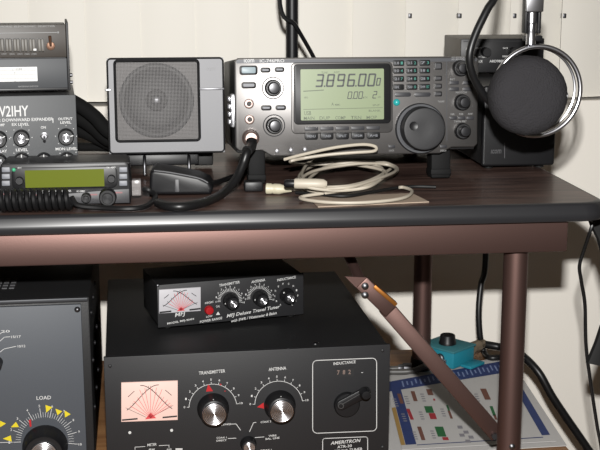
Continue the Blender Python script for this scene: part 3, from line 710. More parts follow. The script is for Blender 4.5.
# ------------------------------------------------------------------ beige cable on a card in front of the big radio
cpts = [atz(310, 199.5, TT + .0012), atz(428, 194, TT + .0012), atz(424, 190, TT + .0012), atz(306, 196, TT + .0012)]
fa, fb = atz(318, 206.5, TT + .0012), atz(429, 201.5, TT + .0012)
tag(MB().sheet([fa, fb, atz(412, 193, TT + .0012), atz(308, 197, TT + .0012)], .001).build('tan_card', CARD, org=(fa.x, fa.y, TT), smooth=0), 'tan card lying under the beige cable at the table edge', 'card')
bc, _ = thing('beige_cable', 'coiled beige cable with moulded plugs lying in front of the big radio', 'cable', (0, 0, TT))
def bq(px, py, h): v = atz(px, py, TT + h); v.z -= TT; return v
r = .00185
pts = [bq(289, 189, .006), bq(305, 190, .0042), bq(335, 188, .0042), bq(365, 182, .005), bq(386, 172, .007), bq(392, 165.5, .008), bq(380, 162, .008), bq(345, 161, .008), bq(322, 163, .007), bq(305, 170, .006), bq(299, 178, .005),
       bq(308, 185.5, .005), bq(335, 187, .0095), bq(368, 183, .0095), bq(392, 175, .009), bq(397, 168, .010), bq(384, 163.5, .012), bq(355, 165, .011), bq(330, 168, .010), bq(309, 174, .009), bq(299, 181, .009), bq(310, 190.5, .0085),
       bq(340, 191, .0085), bq(370, 184, .0125), bq(383, 174, .0135), bq(378, 166, .016), bq(352, 163, .0165), bq(328, 166, .0145), bq(312, 176, .013), bq(307, 183, .0125)]
MB().tube(pts, r, 8).build('cable_coil', BEIGE, bc)
MB().tube([bq(299, 184, .0125), bq(318, 188.5, .0135), bq(350, 187, .0165), bq(380, 178, .0175), bq(396, 170.5, .015), bq(388, 164.8, .016), bq(362, 163.5, .0205), bq(335, 166.5, .0185), bq(313, 171.5, .0175), bq(303, 178, .0165), bq(306, 186.5, .0165), bq(336, 190.5, .0125), bq(366, 187.5, .0165), bq(380, 180, .0185)], r, 8).build('cable_strand', BEIGE, bc)
MB().tube([bq(306, 184, .0125), bq(302, 174, .013), bq(307, 164, .016), bq(313, 158.5, .021), bq(316, 157, .025)], r, 8).build('cable_strand', BEIGE, bc)
def bY(px, py, Y): v = at(px, py, Y); v.z -= TT; return v
MB().tube([bY(284, 159.5, 1.362), bY(305, 154, 1.355), bY(335, 147.5, 1.352), bY(362, 144.5, 1.352), bY(375, 146.5, 1.352), bY(374, 151, 1.348), bY(355, 152.5, 1.347), bY(330, 154.5, 1.35), bY(305, 158, 1.356), bY(290, 161.5, 1.355), bq(300, 164, .016), bq(330, 164.2, .0135), bq(360, 165.5, .0155), bq(386, 172, .0145), bq(376, 182, .0145), bq(350, 189, .013), bq(325, 193, .008)], r, 8).build('cable_loop', BEIGE, bc)
MB().tube([bq(325, 193, .0065), bq(300, 197.5, .0045), bq(318, 201.5, .0047), bq(350, 203, .0047), bq(385, 201, .0047), bq(406, 197, .0047), bq(412, 191, .0047), bq(404, 187.5, .0047), bq(399, 187.5, .0047)], r, 8).build('cable_end', BEIGE, bc)
a, b2 = bq(265.5, 188.5, .0068), bq(292, 189.5, .006)
o = MB().lathe([(.0045, 0), (.0062, .001), (.0062, .006), (.0054, .008), (.006, .010), (.006, .016), (.0045, .021), (.0028, .030), (0, .0301)], a, (b2 - a).normalized(), 18).build('plug', mat('pale_beige_plastic', (170, 164, 142), .45), bc)
a, b2 = bq(327, 184, .019), bq(293, 183.5, .0195)
o = MB().lathe([(.003, 0), (.0054, .004), (.0058, .012), (.0058, .034), (.005, .036), (0, .0361)], a, (b2 - a).normalized(), 18).build('plug', BEIGE, bc)
v = (b2 - a).normalized(); MB().lathe([(.0046, 0), (.0046, .009), (.003, .011), (0, .011)], a + v * .0362, v, 16).build('plug_tip', BLACK, o)
a = atz(305, 192, TT + .002)
tag(MB().tube([atz(436, 187, TT + .003), atz(415, 186.5, TT + .003), atz(395, 188, TT + .0033), atz(372, 192, TT + .0042), atz(345, 196, TT + .0048), atz(318, 194, TT + .0048), atz(296, 192.5, TT + .0036)], .0018, 7).build('audio_lead', RUBBER, org=(a.x, a.y, TT)), 'thin black lead tangled beneath the coiled beige cable', 'cable')
q = atz(254, 190, TT + .001)
o = MB().box(-.011, .0105, -.008, .010, 0, .0115, .002).build('plug_housing', BLACK, org=None); o.location = (q.x - .0005, q.y - .001, TT + .0005)
tag(o, 'small black plug housing mated to the end of the beige cable', 'plug')

# ------------------------------------------------------------------ power supply and modem on the right
q = at(481.5, 172, 1.465)
ps, F = thing('power_supply', 'tall matte black power supply box standing at the right end of the table', 'power supply', Vector((q.x, 1.465, TT)), ref=(515, 130))
x1 = F.p(556, 130).x; z1 = F.p(500, 85.5).z
MB().box(.0012, x1 - .0012, .008, .27, .006, z1 - .001, .002).build('case', CASE, ps)
MB().prism(rr_poly(0, x1, .005, z1, .004), 0, .009, .003, 3).build('front_panel', BLACK, ps)
MB().text(F, 'ıcom', 496, 151.5, 10.5, 4, -.0006, shear=.15).build('panel_print', mat('dim_grey_print', (66, 66, 68), .5), ps, smooth=0)
MB().pline(F, [(504.5, 143), (504.5, 158)], .7).build('label_edge', mat('dim_grey_print', (66, 66, 68), .5), ps, smooth=0)
feet(ps, .014, x1 - .014, .02, .25, .0058)
for o in ps.children:
    if o.name.startswith('rubber_foot'): o.location.z = .0062
zt = TT + z1
q = at(460.5, 67, 1.61)
dm, F = thing('digital_modem', 'low black modem box with two knobs sitting on the power supply behind the microphone', 'modem', Vector((q.x, 1.61, zt)), ref=(495, 55))
x1 = F.p(543, 55).x; z1 = F.p(495, 38.5).z
MB().box(0, x1, .003, .10, .004, z1, .0015).build('case', mat('grey_brown_case', (84, 79, 72), .5, bump=(700, .2, .0005)), dm)
MB().box(-.0005, x1 + .0005, -.002, .0028, .004, z1, .0012).build('front_panel', BLACK, dm)
MB().rrect(F, 463, 541, 40.5, 41.6, .3, -.0028, -.0019).build('panel_groove', SATIN, dm)
for px in (484.5, 512): knob(F, dm, px, 51.8, 4.6, .012, BLACK, d0=-.002)
b = MB(); b.text(F, 'ARD9800 F', 497.5, 61, 17, 2.6, -.0026); b.text(F, 'AOR', 480, 61.2, 4, 2.6, -.0026); b.text(F, 'MIC GAIN', 482, 56.6, 8, 1.8, -.0026); b.text(F, 'MAIN', 504.5, 56.2, 5, 1.8, -.0026)
b.text(F, 'A', 466.5, 48.2, 2.4, 2.6, -.0026); b.text(F, 'VOICE', 478, 48, 6, 1.5, -.0026); b.text(F, 'DATA', 505, 48, 5, 1.5, -.0026)
b.build('panel_print', WHITEP, dm, smooth=0)
feet(dm, .012, x1 - .012, .02, .085, .0036, .005)
for o in dm.children:
    if o.name.startswith('rubber_foot'): o.location.z = .0042

# ------------------------------------------------------------------ boom stand, microphone, cable
YP = 1.69; px_ = at(292, 30, YP).x
YM = 1.262
bs, _ = thing('boom_stand', 'black pole stand rising behind the big radio and holding the microphone on a chrome yoke', 'microphone stand', (px_, YP, TT))
MB().lathe([(0, 0), (.05, 0), (.05, .004), (.045, .008), (.014, .010), (.012, .022), (0, .022)], (0, 0, .0005), (0, 0, 1), 32).build('base', BLACK, bs)
MB().cyl((0, 0, .0225), (0, 0, .62), .0085, seg=20).build('pole', BLACK, bs)
def bl_(px, py, Y): return at(px, py, Y) - Vector(bs.location)
yk = bl_(531, 0, YM - .004)
top = Vector((yk.x, yk.y, .56)); 
MB().tube([(0, 0, .60), (.02, -.05, .60), top + Vector((0, 0, .04)), top], .008, 12, sub=6).build('arm', BLACK, bs)
MB().cyl((0, 0, .59), (0, 0, .63), .016, seg=20, bev=.003).build('pole_clamp', BLACK, bs)
MB().cyl(top + Vector((0, 0, .005)), yk + Vector((0, 0, .018)), .0075, seg=18).build('arm_drop', BLACK, bs)
yo = MB(); 
a0 = bl_(531.5, 6, YM); kz = .00106
yo.box(a0.x - .0095, a0.x + .0095, a0.y - .0135, a0.y - .0088, a0.z - .006, a0.z + .026, .0015)
yo.box(a0.x - .0052, a0.x + .0052, a0.y - .0090, a0.y + .0055, a0.z - .002, a0.z + .026, .001)
yo = yo.build('chrome_yoke', CHROME, bs)
for s1 in (-1, 1):
    p = MB(); x = a0.x + s1 * .0072; tz = bl_(531, 33, YM).z
    p.box(x - .0016, x + .0016, a0.y - .0085, a0.y + .0045, tz, a0.z + .026, .0008); p.build('yoke_plate', BLACK, yo)
MB().lathe([(.0052, 0), (.0052, .012), (.0042, .0135), (.0042, .022), (.0056, .023), (.0056, .034), (0, .034)], (a0.x, a0.y - .002, bl_(533, 47, YM).z + .003), (0, 0, 1), 20).build('swivel_stem', CHROME, yo)
q = bl_(534, 45, YM); MB().box(q.x - .010, q.x + .009, a0.y - .001, a0.y + .012, q.z + .004, q.z + .010, .001).build('swivel_block', BLACK, yo)

cR = at(537, 91.3, YM)
mc, F = thing('studio_microphone', 'round charcoal foam covered microphone hanging in a chrome ring in front of the modem', 'microphone', cR, ref=(537, 91))
RR = 43.4 * F.s()
MB().tube([(RR * math.cos(2 * PI * k / 64), 0, RR * math.sin(2 * PI * k / 64)) for k in range(64)], .0026, 12, True, 1).tube([((RR - .002) * math.cos(2 * PI * k / 64), .012, (RR - .002) * math.sin(2 * PI * k / 64)) for k in range(64)], .0016, 8, True, 1).build('shock_mount_ring', CHROME, mc)
ff = at(527.3, 95.6, YM - .024) - cR
R = .0423
prof = [(0, -.026)]
for i in range(25):
    a = -PI / 2 + PI * i / 24; e = .62
    ca, sa = abs(math.cos(a)) ** e, math.copysign(abs(math.sin(a)) ** .8, math.sin(a)); prof.append((max(R * ca, 1e-5), .024 * sa))
f_ = MB().lathe([(r_, h_) for r_, h_ in prof[1:]], ff, (.02, -1, .06), 64)
for v in f_.bm.verts:
    dlt = v.co - Vector(ff); n_ = math.sin(dlt.x * 410) * math.sin(dlt.z * 370 + 1) * .0004; v.co += dlt.normalized() * n_
f_.build('foam_windscreen', FOAM, mc)
MB().lathe([(.0, 0), (.020, 0), (.022, .002), (.022, .04), (.018, .055), (0, .056)], (ff.x + .004, .004, ff.z), (.02, 1, -.03), 28).build('microphone_body', SATIN, mc)
for ang in (140, 205, 250):
    a = math.radians(ang); e = Vector((RR * math.cos(a), 0, RR * math.sin(a))); i_ = Vector((ff.x + .004 + .022 * math.cos(a), .012, ff.z + .022 * math.sin(a)))
    MB().tube([e, e.lerp(i_, .3) + Vector((0, .004, 0)), e.lerp(i_, .7), i_], .0013, 8).build('elastic_cord', BLACK, mc)
c = at(563, 96, YM - .003) - cR
MB().tube([c + Vector((.004 * math.cos(t_ * .55) , -.002 + .0002 * t_, .0055 * math.sin(t_ * .55))) for t_ in range(12)] + [c + Vector((-.004, 0, -.008)), c + Vector((-.009, .006, -.011))], .0014, 8, sub=3).build('ring_clip', CHROME, mc)
pts = [at(502, -60, 1.30), at(496, -8, 1.27), at(487, 10, 1.262), at(476, 33, 1.258), at(470, 52, 1.256), at(470.5, 67, 1.258), at(476, 82, 1.263), at(484, 95, 1.268), at(494, 104, 1.275), at(512, 104, 1.289), at(524, 99, 1.2965)]
tag(MB().tube([at(520, -130, 1.262), at(508, -100, 1.285)] + pts, .0043, 10).build('microphone_cable', CABLEM, org=pts[0]), 'thick black cable looping down to the foam covered microphone', 'cable')
pts = [px_ and Vector((px_ - .011, YP - .012, TT + .45)), at(279, -6, YP - .02), at(296, 26, YP - .02), at(313, 56, YP + .004), at(326, 85, YP + .01), atz(335, 145, TT + .004) if False else Vector((at(330, 110, YP).x, YP + .022, TT + .005))]
tag(MB().tube(pts, .0030, 8).build('stand_cable', CABLEM, org=pts[1]), 'thin dark cable slanting down beside the pole behind the big radio', 'cable')

# cables behind the processor box, left of the speaker
lab = ['black cable topmost of the bundle between grey processor box and square speaker', 'black cable second from top in the bundle left of the square speaker', 'black cable third from top in the bundle left of the square speaker', 'black cable lowest of the bundle left of the square speaker']
for k, (pl, r_) in enumerate((([(66, 98), (82, 107), (95, 117), (107, 130), (124, 140)], .0095), ([(62, 112), (80, 118), (94, 127), (107, 138), (126, 146)], .0105), ([(60, 128), (80, 131), (95, 137), (110, 144), (130, 150)], .009), ([(60, 146), (82, 147), (98, 147), (112, 148), (132, 151)], .006))):
    pts = [at(x, y, 1.595 + .026 * k) for x, y in pl]
    o = MB().tube(pts, r_, 12); e = pts[0]; o.tube([e + Vector((-.06, .0, -.01 * 0)), e + Vector((-.03, 0, .004)), e], r_, 12)
    f2 = pts[-1]; o.tube([f2, f2 + Vector((.02, .002, -.012)), Vector((f2.x + .03, f2.y + .004, TT + r_ + .001))], r_, 12)
    tag(o.build('black_cable', mat('matte_black_sheath', (14, 14, 14), .85, spec=.15), org=pts[1]), lab[k], 'cable', 'bundled cables left of the speaker')

# ------------------------------------------------------------------ big antenna tuner below
q = Vector((-.0762, 1.3535, DT + .012))
rz = math.radians(1.95)
at_, F = thing('antenna_tuner', 'large black antenna tuner with two round knobs and pink lit meter under the table', 'antenna tuner', q, rz, ref=(250, 400))
x1 = F.p(389.5, 400).x; z1 = F.p(250, 350.8).z; x0 = F.p(105, 400).x
MB().box(x0 + .002, x1 - .002, .006, .37, 0, z1 - .0015, .002).build('case', CASE, at_)
MB().box(x0, x1, 0, .0058, .0005, z1, .001).build('front_panel', SATIN, at_)
for y in (.03, .14, .25, .34):
    for z in (.03, .1): MB().lathe([(.003, 0), (.002, .0015), (0, .0018)], (x0 + .002, y, z), (-1, 0, 0), 10).build('side_screw', STEEL, at_)
c = F.p(318, 340); MB().lathe([(.0045, 0), (.004, .0015), (0, .002)], (c.x, .02, z1 - .0016), (0, 0, 1), 14).build('top_screw', BLACK, at_)
for px, py in ((110, 366), (382.5, 350.5), (382.5, 447)): screw(F, at_, px, py, 1.8, SATIN)
meter(F, at_, 121.3, 177.6, 381.3, 420.3, METERL, -.035)
b = MB()
b.text(F, 'TRANSMITTER', 212, 371.9, 26, 3.4, slope=.045); b.text(F, 'ANTENNA', 277.4, 368.6, 17.5, 3.4, slope=.045); b.text(F, 'INDUCTANCE', 344.5, 362.6, 22.5, 3, slope=.045)
for kx, ky in ((213, 408), (278.8, 405)):
    b.pline(F, arc(kx, ky, 24, -88, 80), .55)
    for i in range(11):
        a = math.radians(-88 + 16.8 * i); b.pline(F, [(kx + 24 * math.sin(a), ky - 24 * math.cos(a)), (kx + 26 * math.sin(a), ky - 26 * math.cos(a))], .5)
        b.text(F, str(i), kx + 28.6 * math.sin(a), ky - 28.6 * math.cos(a), 1.6 if i < 10 else 3, 2.2)
c4 = [F.p(x, y) for x, y in ((313, 434), (377, 431), (377, 357.5), (312, 360.5))]
def rpx(x0, x1, y0, y1, r, sl):
    P = []
    for cx, cyy, a in ((x1 - r, y0 + r, 0), (x1 - r, y1 - r, 90), (x0 + r, y1 - r, 180), (x0 + r, y0 + r, 270)):
        for k in range(6):
            t_ = math.radians(a + 18 * k); P.append((cx + r * math.sin(t_), cyy - r * math.cos(t_) + sl * (cx - (x0 + x1) / 2)))
    return P
b.pline(F, rpx(312.6, 376.6, 359.2, 432, 4.5, -.04), .75, closed=True)
b.pline(F, rpx(322.6, 367.6, 437.5, 460, 2.5, -.04), .7, closed=True)
b.text(F, 'AMERITRON', 345.5, 441.6, 31, 3.6, slope=.045, shear=.2); b.text(F, 'ATR-30', 344.5, 446.2, 15, 3, slope=.045); b.text(F, 'ANTENNA TUNER', 345.5, 450.6, 35, 3.6, slope=.045)
b.pdot(F, 129.8, 432.5, 1.5); b.pdot(F, 171.6, 430.2, 1.5)
b.text(F, 'METER', 152, 444.5, 9, 2.6, slope=.04); b.pline(F, [(135, 449.5), (135, 447), (145, 446.4)], .5); b.pline(F, [(159, 445.5), (169, 445), (169, 447.4)], .5)
b.text(F, 'PEAK', 152, 449.5, 6, 2.4); b.pline(F, [(176, 449), (182, 449)], 1.6); b.text(F, 'AVG', 169, 449.4, 5, 2.4)
for pl in ([(231, 424), (236, 423.8), (240.5, 430)], [(228, 438.4), (236, 438)], [(256, 422.3), (253.5, 422.5), (249.5, 431.5)], [(255, 437.4), (264, 436.8)]): b.pline(F, pl, .6)
b.text(F, 'BYPASS', 226, 424.3, 10, 2, slope=.04); b.text(F, 'COAX 1', 221.5, 437.5, 10, 1.9); b.text(F, 'DIRECT', 221.5, 440.3, 10, 1.9)
b.text(F, 'COAX 2', 265.8, 421.6, 10.5, 2.1, slope=.04); b.text(F, 'WIRE', 272.5, 435.5, 8, 2); b.text(F, 'BAL. LINE', 272.5, 438.2, 14, 2, slope=.04); b.text(F, 'COAX 1', 266, 450, 11, 2)
b.text(F, '—', 362, 372.5, 2, .5)
b.build('panel_print', WHITEP, at_, smooth=0)
b = MB(); b.ppoly(F, [(206, 391.5), (208.2, 384), (213, 391)]); b.pdot(F, 220.5, 384.5, .9); b.ppoly(F, [(257, 407), (263.5, 402.5), (264, 408.5)]); b.pdot(F, 225, 391, .6); b.build('red_marker_print', REDP, at_, smooth=0)
for kx, ky in ((213, 408), (279.7, 405)):
    c = F.p(kx, ky); k = F.s()
    o = MB().lathe([(15.8 * k, .0005), (15.8 * k, .003), (14.6 * k, .006), (13.4 * k, .019), (12.4 * k, .020), (0, .020)], (c.x, 0, c.z), (0, -1, 0), 44).build('knob', BLACK, at_)
    MB().lathe(turned(11.8 * k, .0026), (c.x, -.020, c.z), (0, -1, 0), 44).build('knob_cap', ALU, o, smooth=70)
    MB().box(c.x - .0005 - .0006, c.x + .0005 - .0006, -.0166, -.016, c.z + 13.0 * k, c.z + 14.2 * k).build('pointer_line', WHITEP, o)
c = F.p(248.2, 443.5); k = F.s()
o = MB().lathe([(8.2 * k, .0005), (8.2 * k, .002), (7.4 * k, .004), (7 * k, .012), (0, .012)], (c.x, 0, c.z), (0, -1, 0), 36).build('selector_knob', BLACK, at_)
MB().lathe(turned(5.8 * k, .002, 5), (c.x, -.012, c.z), (0, -1, 0), 36).build('knob_cap', ALU, o, smooth=70)
wn = MB().rrect(F, 335, 354, 367.6, 377, .6, -.0006, .0003).build('counter_window', DARKP, at_)
MB().text(F, '7', 338.2, 372.3, 2.6, 4.6, -.001).text(F, '8', 343.8, 371.9, 2.6, 4.6, -.001).text(F, '2', 349.4, 371.6, 2.6, 4.6, -.001).build('digit_print', mat('peach_print', (118, 100, 92), .6), wn, smooth=0)
# crank
c = F.p(346.5, 404); k = F.s()
cr = MB().lathe([(13.2 * k, .0003), (13.2 * k, .003), (12 * k, .005), (0, .0055)], (c.x, 0, c.z), (0, -1, 0), 36).build('crank_disc', BLACK, at_)
p, q2 = F.p(339.5, 403), F.p(366, 389)
d_ = (q2 - p); L = d_.length; d_.normalize(); n_ = Vector((-d_.z, 0, d_.x))
M = Matrix(((d_.x, 0, n_.x, p.x), (0, 1, 0, -.0075), (d_.z, 0, n_.z, p.z), (0, 0, 0, 1)))
MB().prism(rr_poly(-.005, L + .004, -.0062, .0062, .006), -.0025, .0018, .001, M=M).build('crank_arm', BLACK, cr)
MB().pline(F, [(340.5, 401.5), (362, 389)], .5, -.0102).pline(F, arc(339.5, 403, 2.6, 0, 360, 12), .4, -.0102).build('outline_print', mat('worn_grey_edge', (74, 74, 74), .5), cr, smooth=0)
kq = F.p(365, 396.5, 0, -.02)
MB().lathe([(.0045, 0), (.0062, .004), (.0066, .014), (.005, .018), (0, .0185)], (kq.x, -.0098, kq.z + .004), (0, -1, 0), 20).build('crank_grip', BLACK, cr)
feet(at_, x0 + .03, x1 - .03, .03, .34, .011, .01)
for o in at_.children:
    if o.name.startswith('rubber_foot'): o.location.z = -.0002
ATR_TOP = q.z and (DT + .012 + z1)

# ------------------------------------------------------------------ travel tuner on top of it
zt = ATR_TOP + .001
q = atz(158.5, 329, zt + .003); rz2 = math.radians(12)
mj, F = thing('travel_tuner', 'small black travel tuner with white meter, red button and three knobs', 'antenna tuner', Vector((q.x, q.y, zt)), rz2, ref=(230, 300))
x1 = F.p(303.5, 300).x; z1 = F.p(230, 279.3).z; x0 = F.p(157.5, 305).x
MB().box(x0 + .001, x1 - .001, .004, .095, .006, z1 - .001, .0012).build('case', CASE, mj)
MB().box(x0, x1, 0, .0038, .0045, z1, .0006).build('front_panel', SATIN, mj)
SL = -.085; sg = .085
mt = meter(F, mj, 158.8, 200.3, 288.2, 311.8, METERW, -.065)
b = MB()
b.text(F, 'MFJ', 180, 314.7, 10, 5, shear=.15, slope=.09); b.text(F, 'MODEL MFJ-904H', 180.5, 321.4, 26, 2.6, slope=.09); b.text(F, 'POWER RANGE', 211, 319.8, 22, 2.4, slope=.09)
b.text(F, 'HIGH', 209, 302.4, 8, 2.1, slope=.09); b.text(F, 'LOW', 209.2, 316.2, 6, 2, slope=.09); b.text(F, 'CAL', 217.8, 306.2, 4, 2); b.ppoly(F, [(215.8, 315), (218, 311.4), (220, 314.6)])
b.text(F, 'TRANSMITTER', 229.4, 283.6, 20.5, 2.6, slope=.09); b.text(F, 'ANTENNA', 258.2, 280.8, 14, 2.6, slope=.09); b.text(F, 'INDUCTANCE', 286.4, 278.5, 19, 2.6, slope=.09)
b.text(F, 'MFJ Deluxe Travel Tuner', 253.4, 311.6, 54, 4.4, slope=.09, shear=.25); b.text(F, 'with SWR / Wattmeter & Balun', 254, 316.8, 46, 2.8, slope=.09, shear=.25)
for kx, ky in ((229.8, 300.6), (259.3, 297.8)):
    for i in range(25):
        a = math.radians(-95 + 8 * i); r0, r1 = 9.4, (12.0 if i % 2 else 12.6)
        b.pline(F, [(kx + r0 * math.sin(a), ky - r0 * math.cos(a)), (kx + r1 * math.sin(a), ky - r1 * math.cos(a))], .45)
    for i in range(11):
        a = math.radians(-95 + 19.2 * i); b.text(F, str(i), kx + 14 * math.sin(a), ky - 14 * math.cos(a), 1.1 if i < 10 else 2, 1.7)
for i in range(12):
    a = math.radians(-150 + 27 * i); b.text(F, 'ABCDEFGHIJKL'[i], 286 + 11.4 * math.sin(a), 294.8 - 11.4 * math.cos(a), 1.3, 1.8)
b.build('panel_print', WHITEP, mj, smooth=0)
for kx, ky, pt in ((230, 300.4, -100), (259.6, 297.6, -92), (286.6, 295, -50)):
    c = F.p(kx, ky); k = F.s()
    o = MB().lathe([(7.4 * k, 0), (7.2 * k, .004), (6.2 * k, .015), (5.6 * k, .016), (0, .016)], (c.x, -.0003, c.z), (0, -1, 0), 30).build('knob', BLACK, mj)
    MB().lathe(turned(3.9 * k, .0016, 4), (c.x, -.0163, c.z), (0, -1, 0), 26).build('knob_cap', ALU, o, smooth=70)
    a = math.radians(pt); MB().pdot(F, kx + 6.6 * math.sin(a), ky - 6.6 * math.cos(a), .8, -.0105).build('pointer_dot', WHITEP, o)
c = F.p(208.8, 309.8); k = F.s()
MB().lathe([(4.5 * k, 0), (4.4 * k, .003), (3.6 * k, .0055), (0, .006)], (c.x, -.0002, c.z), (0, -1, 0), 24).build('push_button', mat('red_button_plastic', (150, 14, 20), .35), mj)
screw(F, mj, 153.5, 286, 1.4); 
feet(mj, x0 + .014, x1 - .014, .012, .08, .0055, .006)
for o in mj.children:
    if o.name.startswith('rubber_foot'): o.location.z = .006
    if o.name.startswith('screw'): o.location = (.0055, 0, 0)

# ------------------------------------------------------------------ amplifier lower left
YA = 1.385
q = at(91, 330, YA)
am, F = thing('power_amplifier', 'large amplifier with slate grey front and black case under the left of the table', 'amplifier', Vector((q.x, YA, DT + .014)), math.radians(1.2), ref=(45, 400))
x1 = F.p(92, 380).x; x0 = x1 - .35; z1 = F.p(45, 298.5).z
MB().box(x0, x1, .002, .36, 0, z1, .002).build('case', CASE, am)
xg = F.p(84, 380).x; zg = F.p(45, 305).z
MB().box(x0 + .01, xg, -.003, .0018, .008, zg, .0008).build('front_panel', GREY, am)
MB().box(x0, F.p(88, 300).x, -.005, .0016, z1 - .004, z1 + .0005, .0008).build('top_trim', RADIOD, am)
for y in (.03, .1, .17):
    for z in (.06, .12, .18): MB().lathe([(.0035, 0), (.003, .002), (0, .0025)], (x1, y, z), (1, 0, 0), 10).build('side_screw', BLACK, am)
vt = MB()
for i in range(14):
    for j in range(4): vt.box(-.098 - .0085 * i, -.092 - .0085 * i, .050 + .013 * j, .060 + .013 * j, z1 + .0001, z1 + .0012)
vt.build('vent_grille', mat('vent_grey', (70, 70, 72), .5), am, smooth=0)
F3 = Frame(Vector((q.x, YA, DT + .014)) + Matrix.Rotation(math.radians(1.2), 3, 'Z') @ Vector((0, -.003, 0)), math.radians(1.2)).cal(45, 400)
c = F3.p(77.3, 309.5); MB().lathe([(.0036, 0), (.0034, .001), (.0015, .003), (0, .0032)], (c.x, -.003, c.z), (0, -1, 0), 14).build('screw', STEEL, am)
b = MB(); dd = -.0035
b.text(F3, 'LOAD', 43.8, 397.6, 14.5, 4, dd)
kx, ky = 44.8, 441
for i in range(37):
    a = math.radians(-92 + 5.2 * i); big = i % 4 == 0
    b.pline(F3, [(kx + 24 * math.sin(a), ky - 24 * math.cos(a)), (kx + (33 if big else 29) * math.sin(a), ky - (33 if big else 29) * math.cos(a))], .55 if big else .35, dd)
    if big: b.text(F3, str(i // 4 + 1) if i < 36 else '10', kx + 35.5 * math.sin(a), ky - 35.5 * math.cos(a), 1.6 if i < 36 else 3.2, 2.6, dd)
b.pline(F3, [(-20, 443), (14, 442)], .6, dd)
for pl in ([(0, 341), (4.5, 337), (10, 336.6)], [(0, 352), (4, 348.8), (16, 346.2)], [(-4, 345), (0, 333.5), (2, 332.5)]): b.pline(F3, pl, .6, dd)
b.text(F3, '20', 5.5, 331.2, 8.5, 2.6, dd); b.text(F3, '15/17', 16, 336.6, 9.5, 2.6, dd); b.text(F3, '10/12', 21.5, 346, 7.5, 2.6, dd)
b.build('panel_print', WHITEP, am, smooth=0)
for pl in ([(45.5, 404.8), (52.5, 407), (46.3, 412.4)], [(55.4, 408.5), (62.2, 411), (57.6, 415)], [(64.5, 410.2), (70.6, 414), (65, 417.2)], [(11, 427), (16, 421.6), (19, 426.8)], [(0, 420.5), (6, 423.3), (0, 427)], [(3, 438.5), (10.8, 435.2), (11.8, 441.4)]):
    s_ = MB().ppoly(F3, pl, dd - .0004); s_.ppoly(F3, pl[::-1], dd - .00015); s_.build('arrow_sticker', YELP, am, smooth=0)
MB().ppoly(F3, [(28.6, 420), (31, 419), (31.6, 426), (30, 427)], dd - .0003).build('red_mark', REDP, am, smooth=0)
c = F3.p(45.3, 446); k = F3.s()
o = MB().lathe([(23 * k, .0002), (23 * k, .004), (21.5 * k, .007), (20 * k, .024), (18.5 * k, .026), (0, .026)], (c.x, -.003, c.z), (0, -1, 0), 48).build('load_knob', BLACK, am)
MB().lathe(turned(14 * k, .003, 8), (c.x, -.029, c.z), (0, -1, 0), 48).build('knob_cap', ALU, o, smooth=70)
c = F3.p(-3, 362)
o = MB().lathe([(6 * k, .0002), (5.6 * k, .016), (0, .017)], (c.x, -.003, c.z), (0, -1, 0), 30).build('band_knob', BLACK, am)
feet(am, x0 + .03, x1 - .03, .03, .33, .013, .011)
for o in am.children:
    if o.name.startswith('rubber_foot'): o.location.z = -.0002

# ------------------------------------------------------------------ coax switch, papers, cables on the right of the desk
cs, F = thing('coax_switch', 'small teal coaxial switch with black top knob lying on the desk behind the leg', 'antenna switch', Vector((.4275, 1.698, DT + .004)), math.radians(40), ref=(455, 355))
MB().box(0, .054, 0, .062, .001, .026, .002).build('body', TEAL, cs)
MB().box(-.002, .056, -.002, .064, .0262, .0295, .001).build('cover_plate', mat('dull_teal_paint', (52, 112, 120), .5, vary=(60, .15)), cs)
MB().box(.018, .054, -.020, -.0003, .001, .0055, .001).build('mounting_flange', TEAL, cs)
MB().lathe([(.0135, 0), (.0132, .004), (.0125, .005), (.0115, .0135), (.0105, .0145), (0, .015)], (.026, .031, .0297), (0, 0, 1), 28).build('switch_knob', BLACK, cs)
MB().box(-.0035, -.0004, .012, .020, .004, .014, .001).build('terminal', ALU, cs)
MB().lathe([(.0085, 0), (.0085, .004), (.0065, .005), (.0065, .010), (0, .010)], (.0542, .014, .0165), (1, 0, 0), 20).build('socket', STEEL, cs)
MB().lathe([(.0075, 0), (.0075, .004), (.006, .005), (.006, .010), (0, .010)], (-.0003, .024, .014), (-1, 0, 0), 18).build('socket', STEEL, cs)
S0 = F.M @ Vector((.065, .014, .0165)); Sx = (F.M.to_3x3() @ Vector((1, 0, 0)))
pts = [S0 + Sx * .022, S0 + Sx * .03, at(500, 347, 1.765), at(511, 349.5, 1.74), at(524, 357, 1.722), at(539, 373, 1.70), at(552, 396, 1.69), at(568, 420, 1.685), at(586, 446, 1.68), at(604, 474, 1.675), at(615, 520, 1.70), at(618, 620, 1.75)]
cxx, _ = thing('coax_cable', 'thick black coaxial cable sweeping from the teal switch down past the table leg', 'cable', S0)
O = Vector(S0)
MB().tube([p - O for p in pts], .0062, 12).build('sheath', CABLEM, cxx)
MB().lathe([(.0092, 0), (.0092, .018), (.0075, .020), (.0066, .034), (0, .034)], Vector((0, 0, 0)) + Sx * .0008, Sx, 20).build('connector', mat('dull_brass_plug', (128, 114, 96), .45, .5), cxx)
GREYC = mat('grey_cable_sheath', (74, 72, 70), .45)
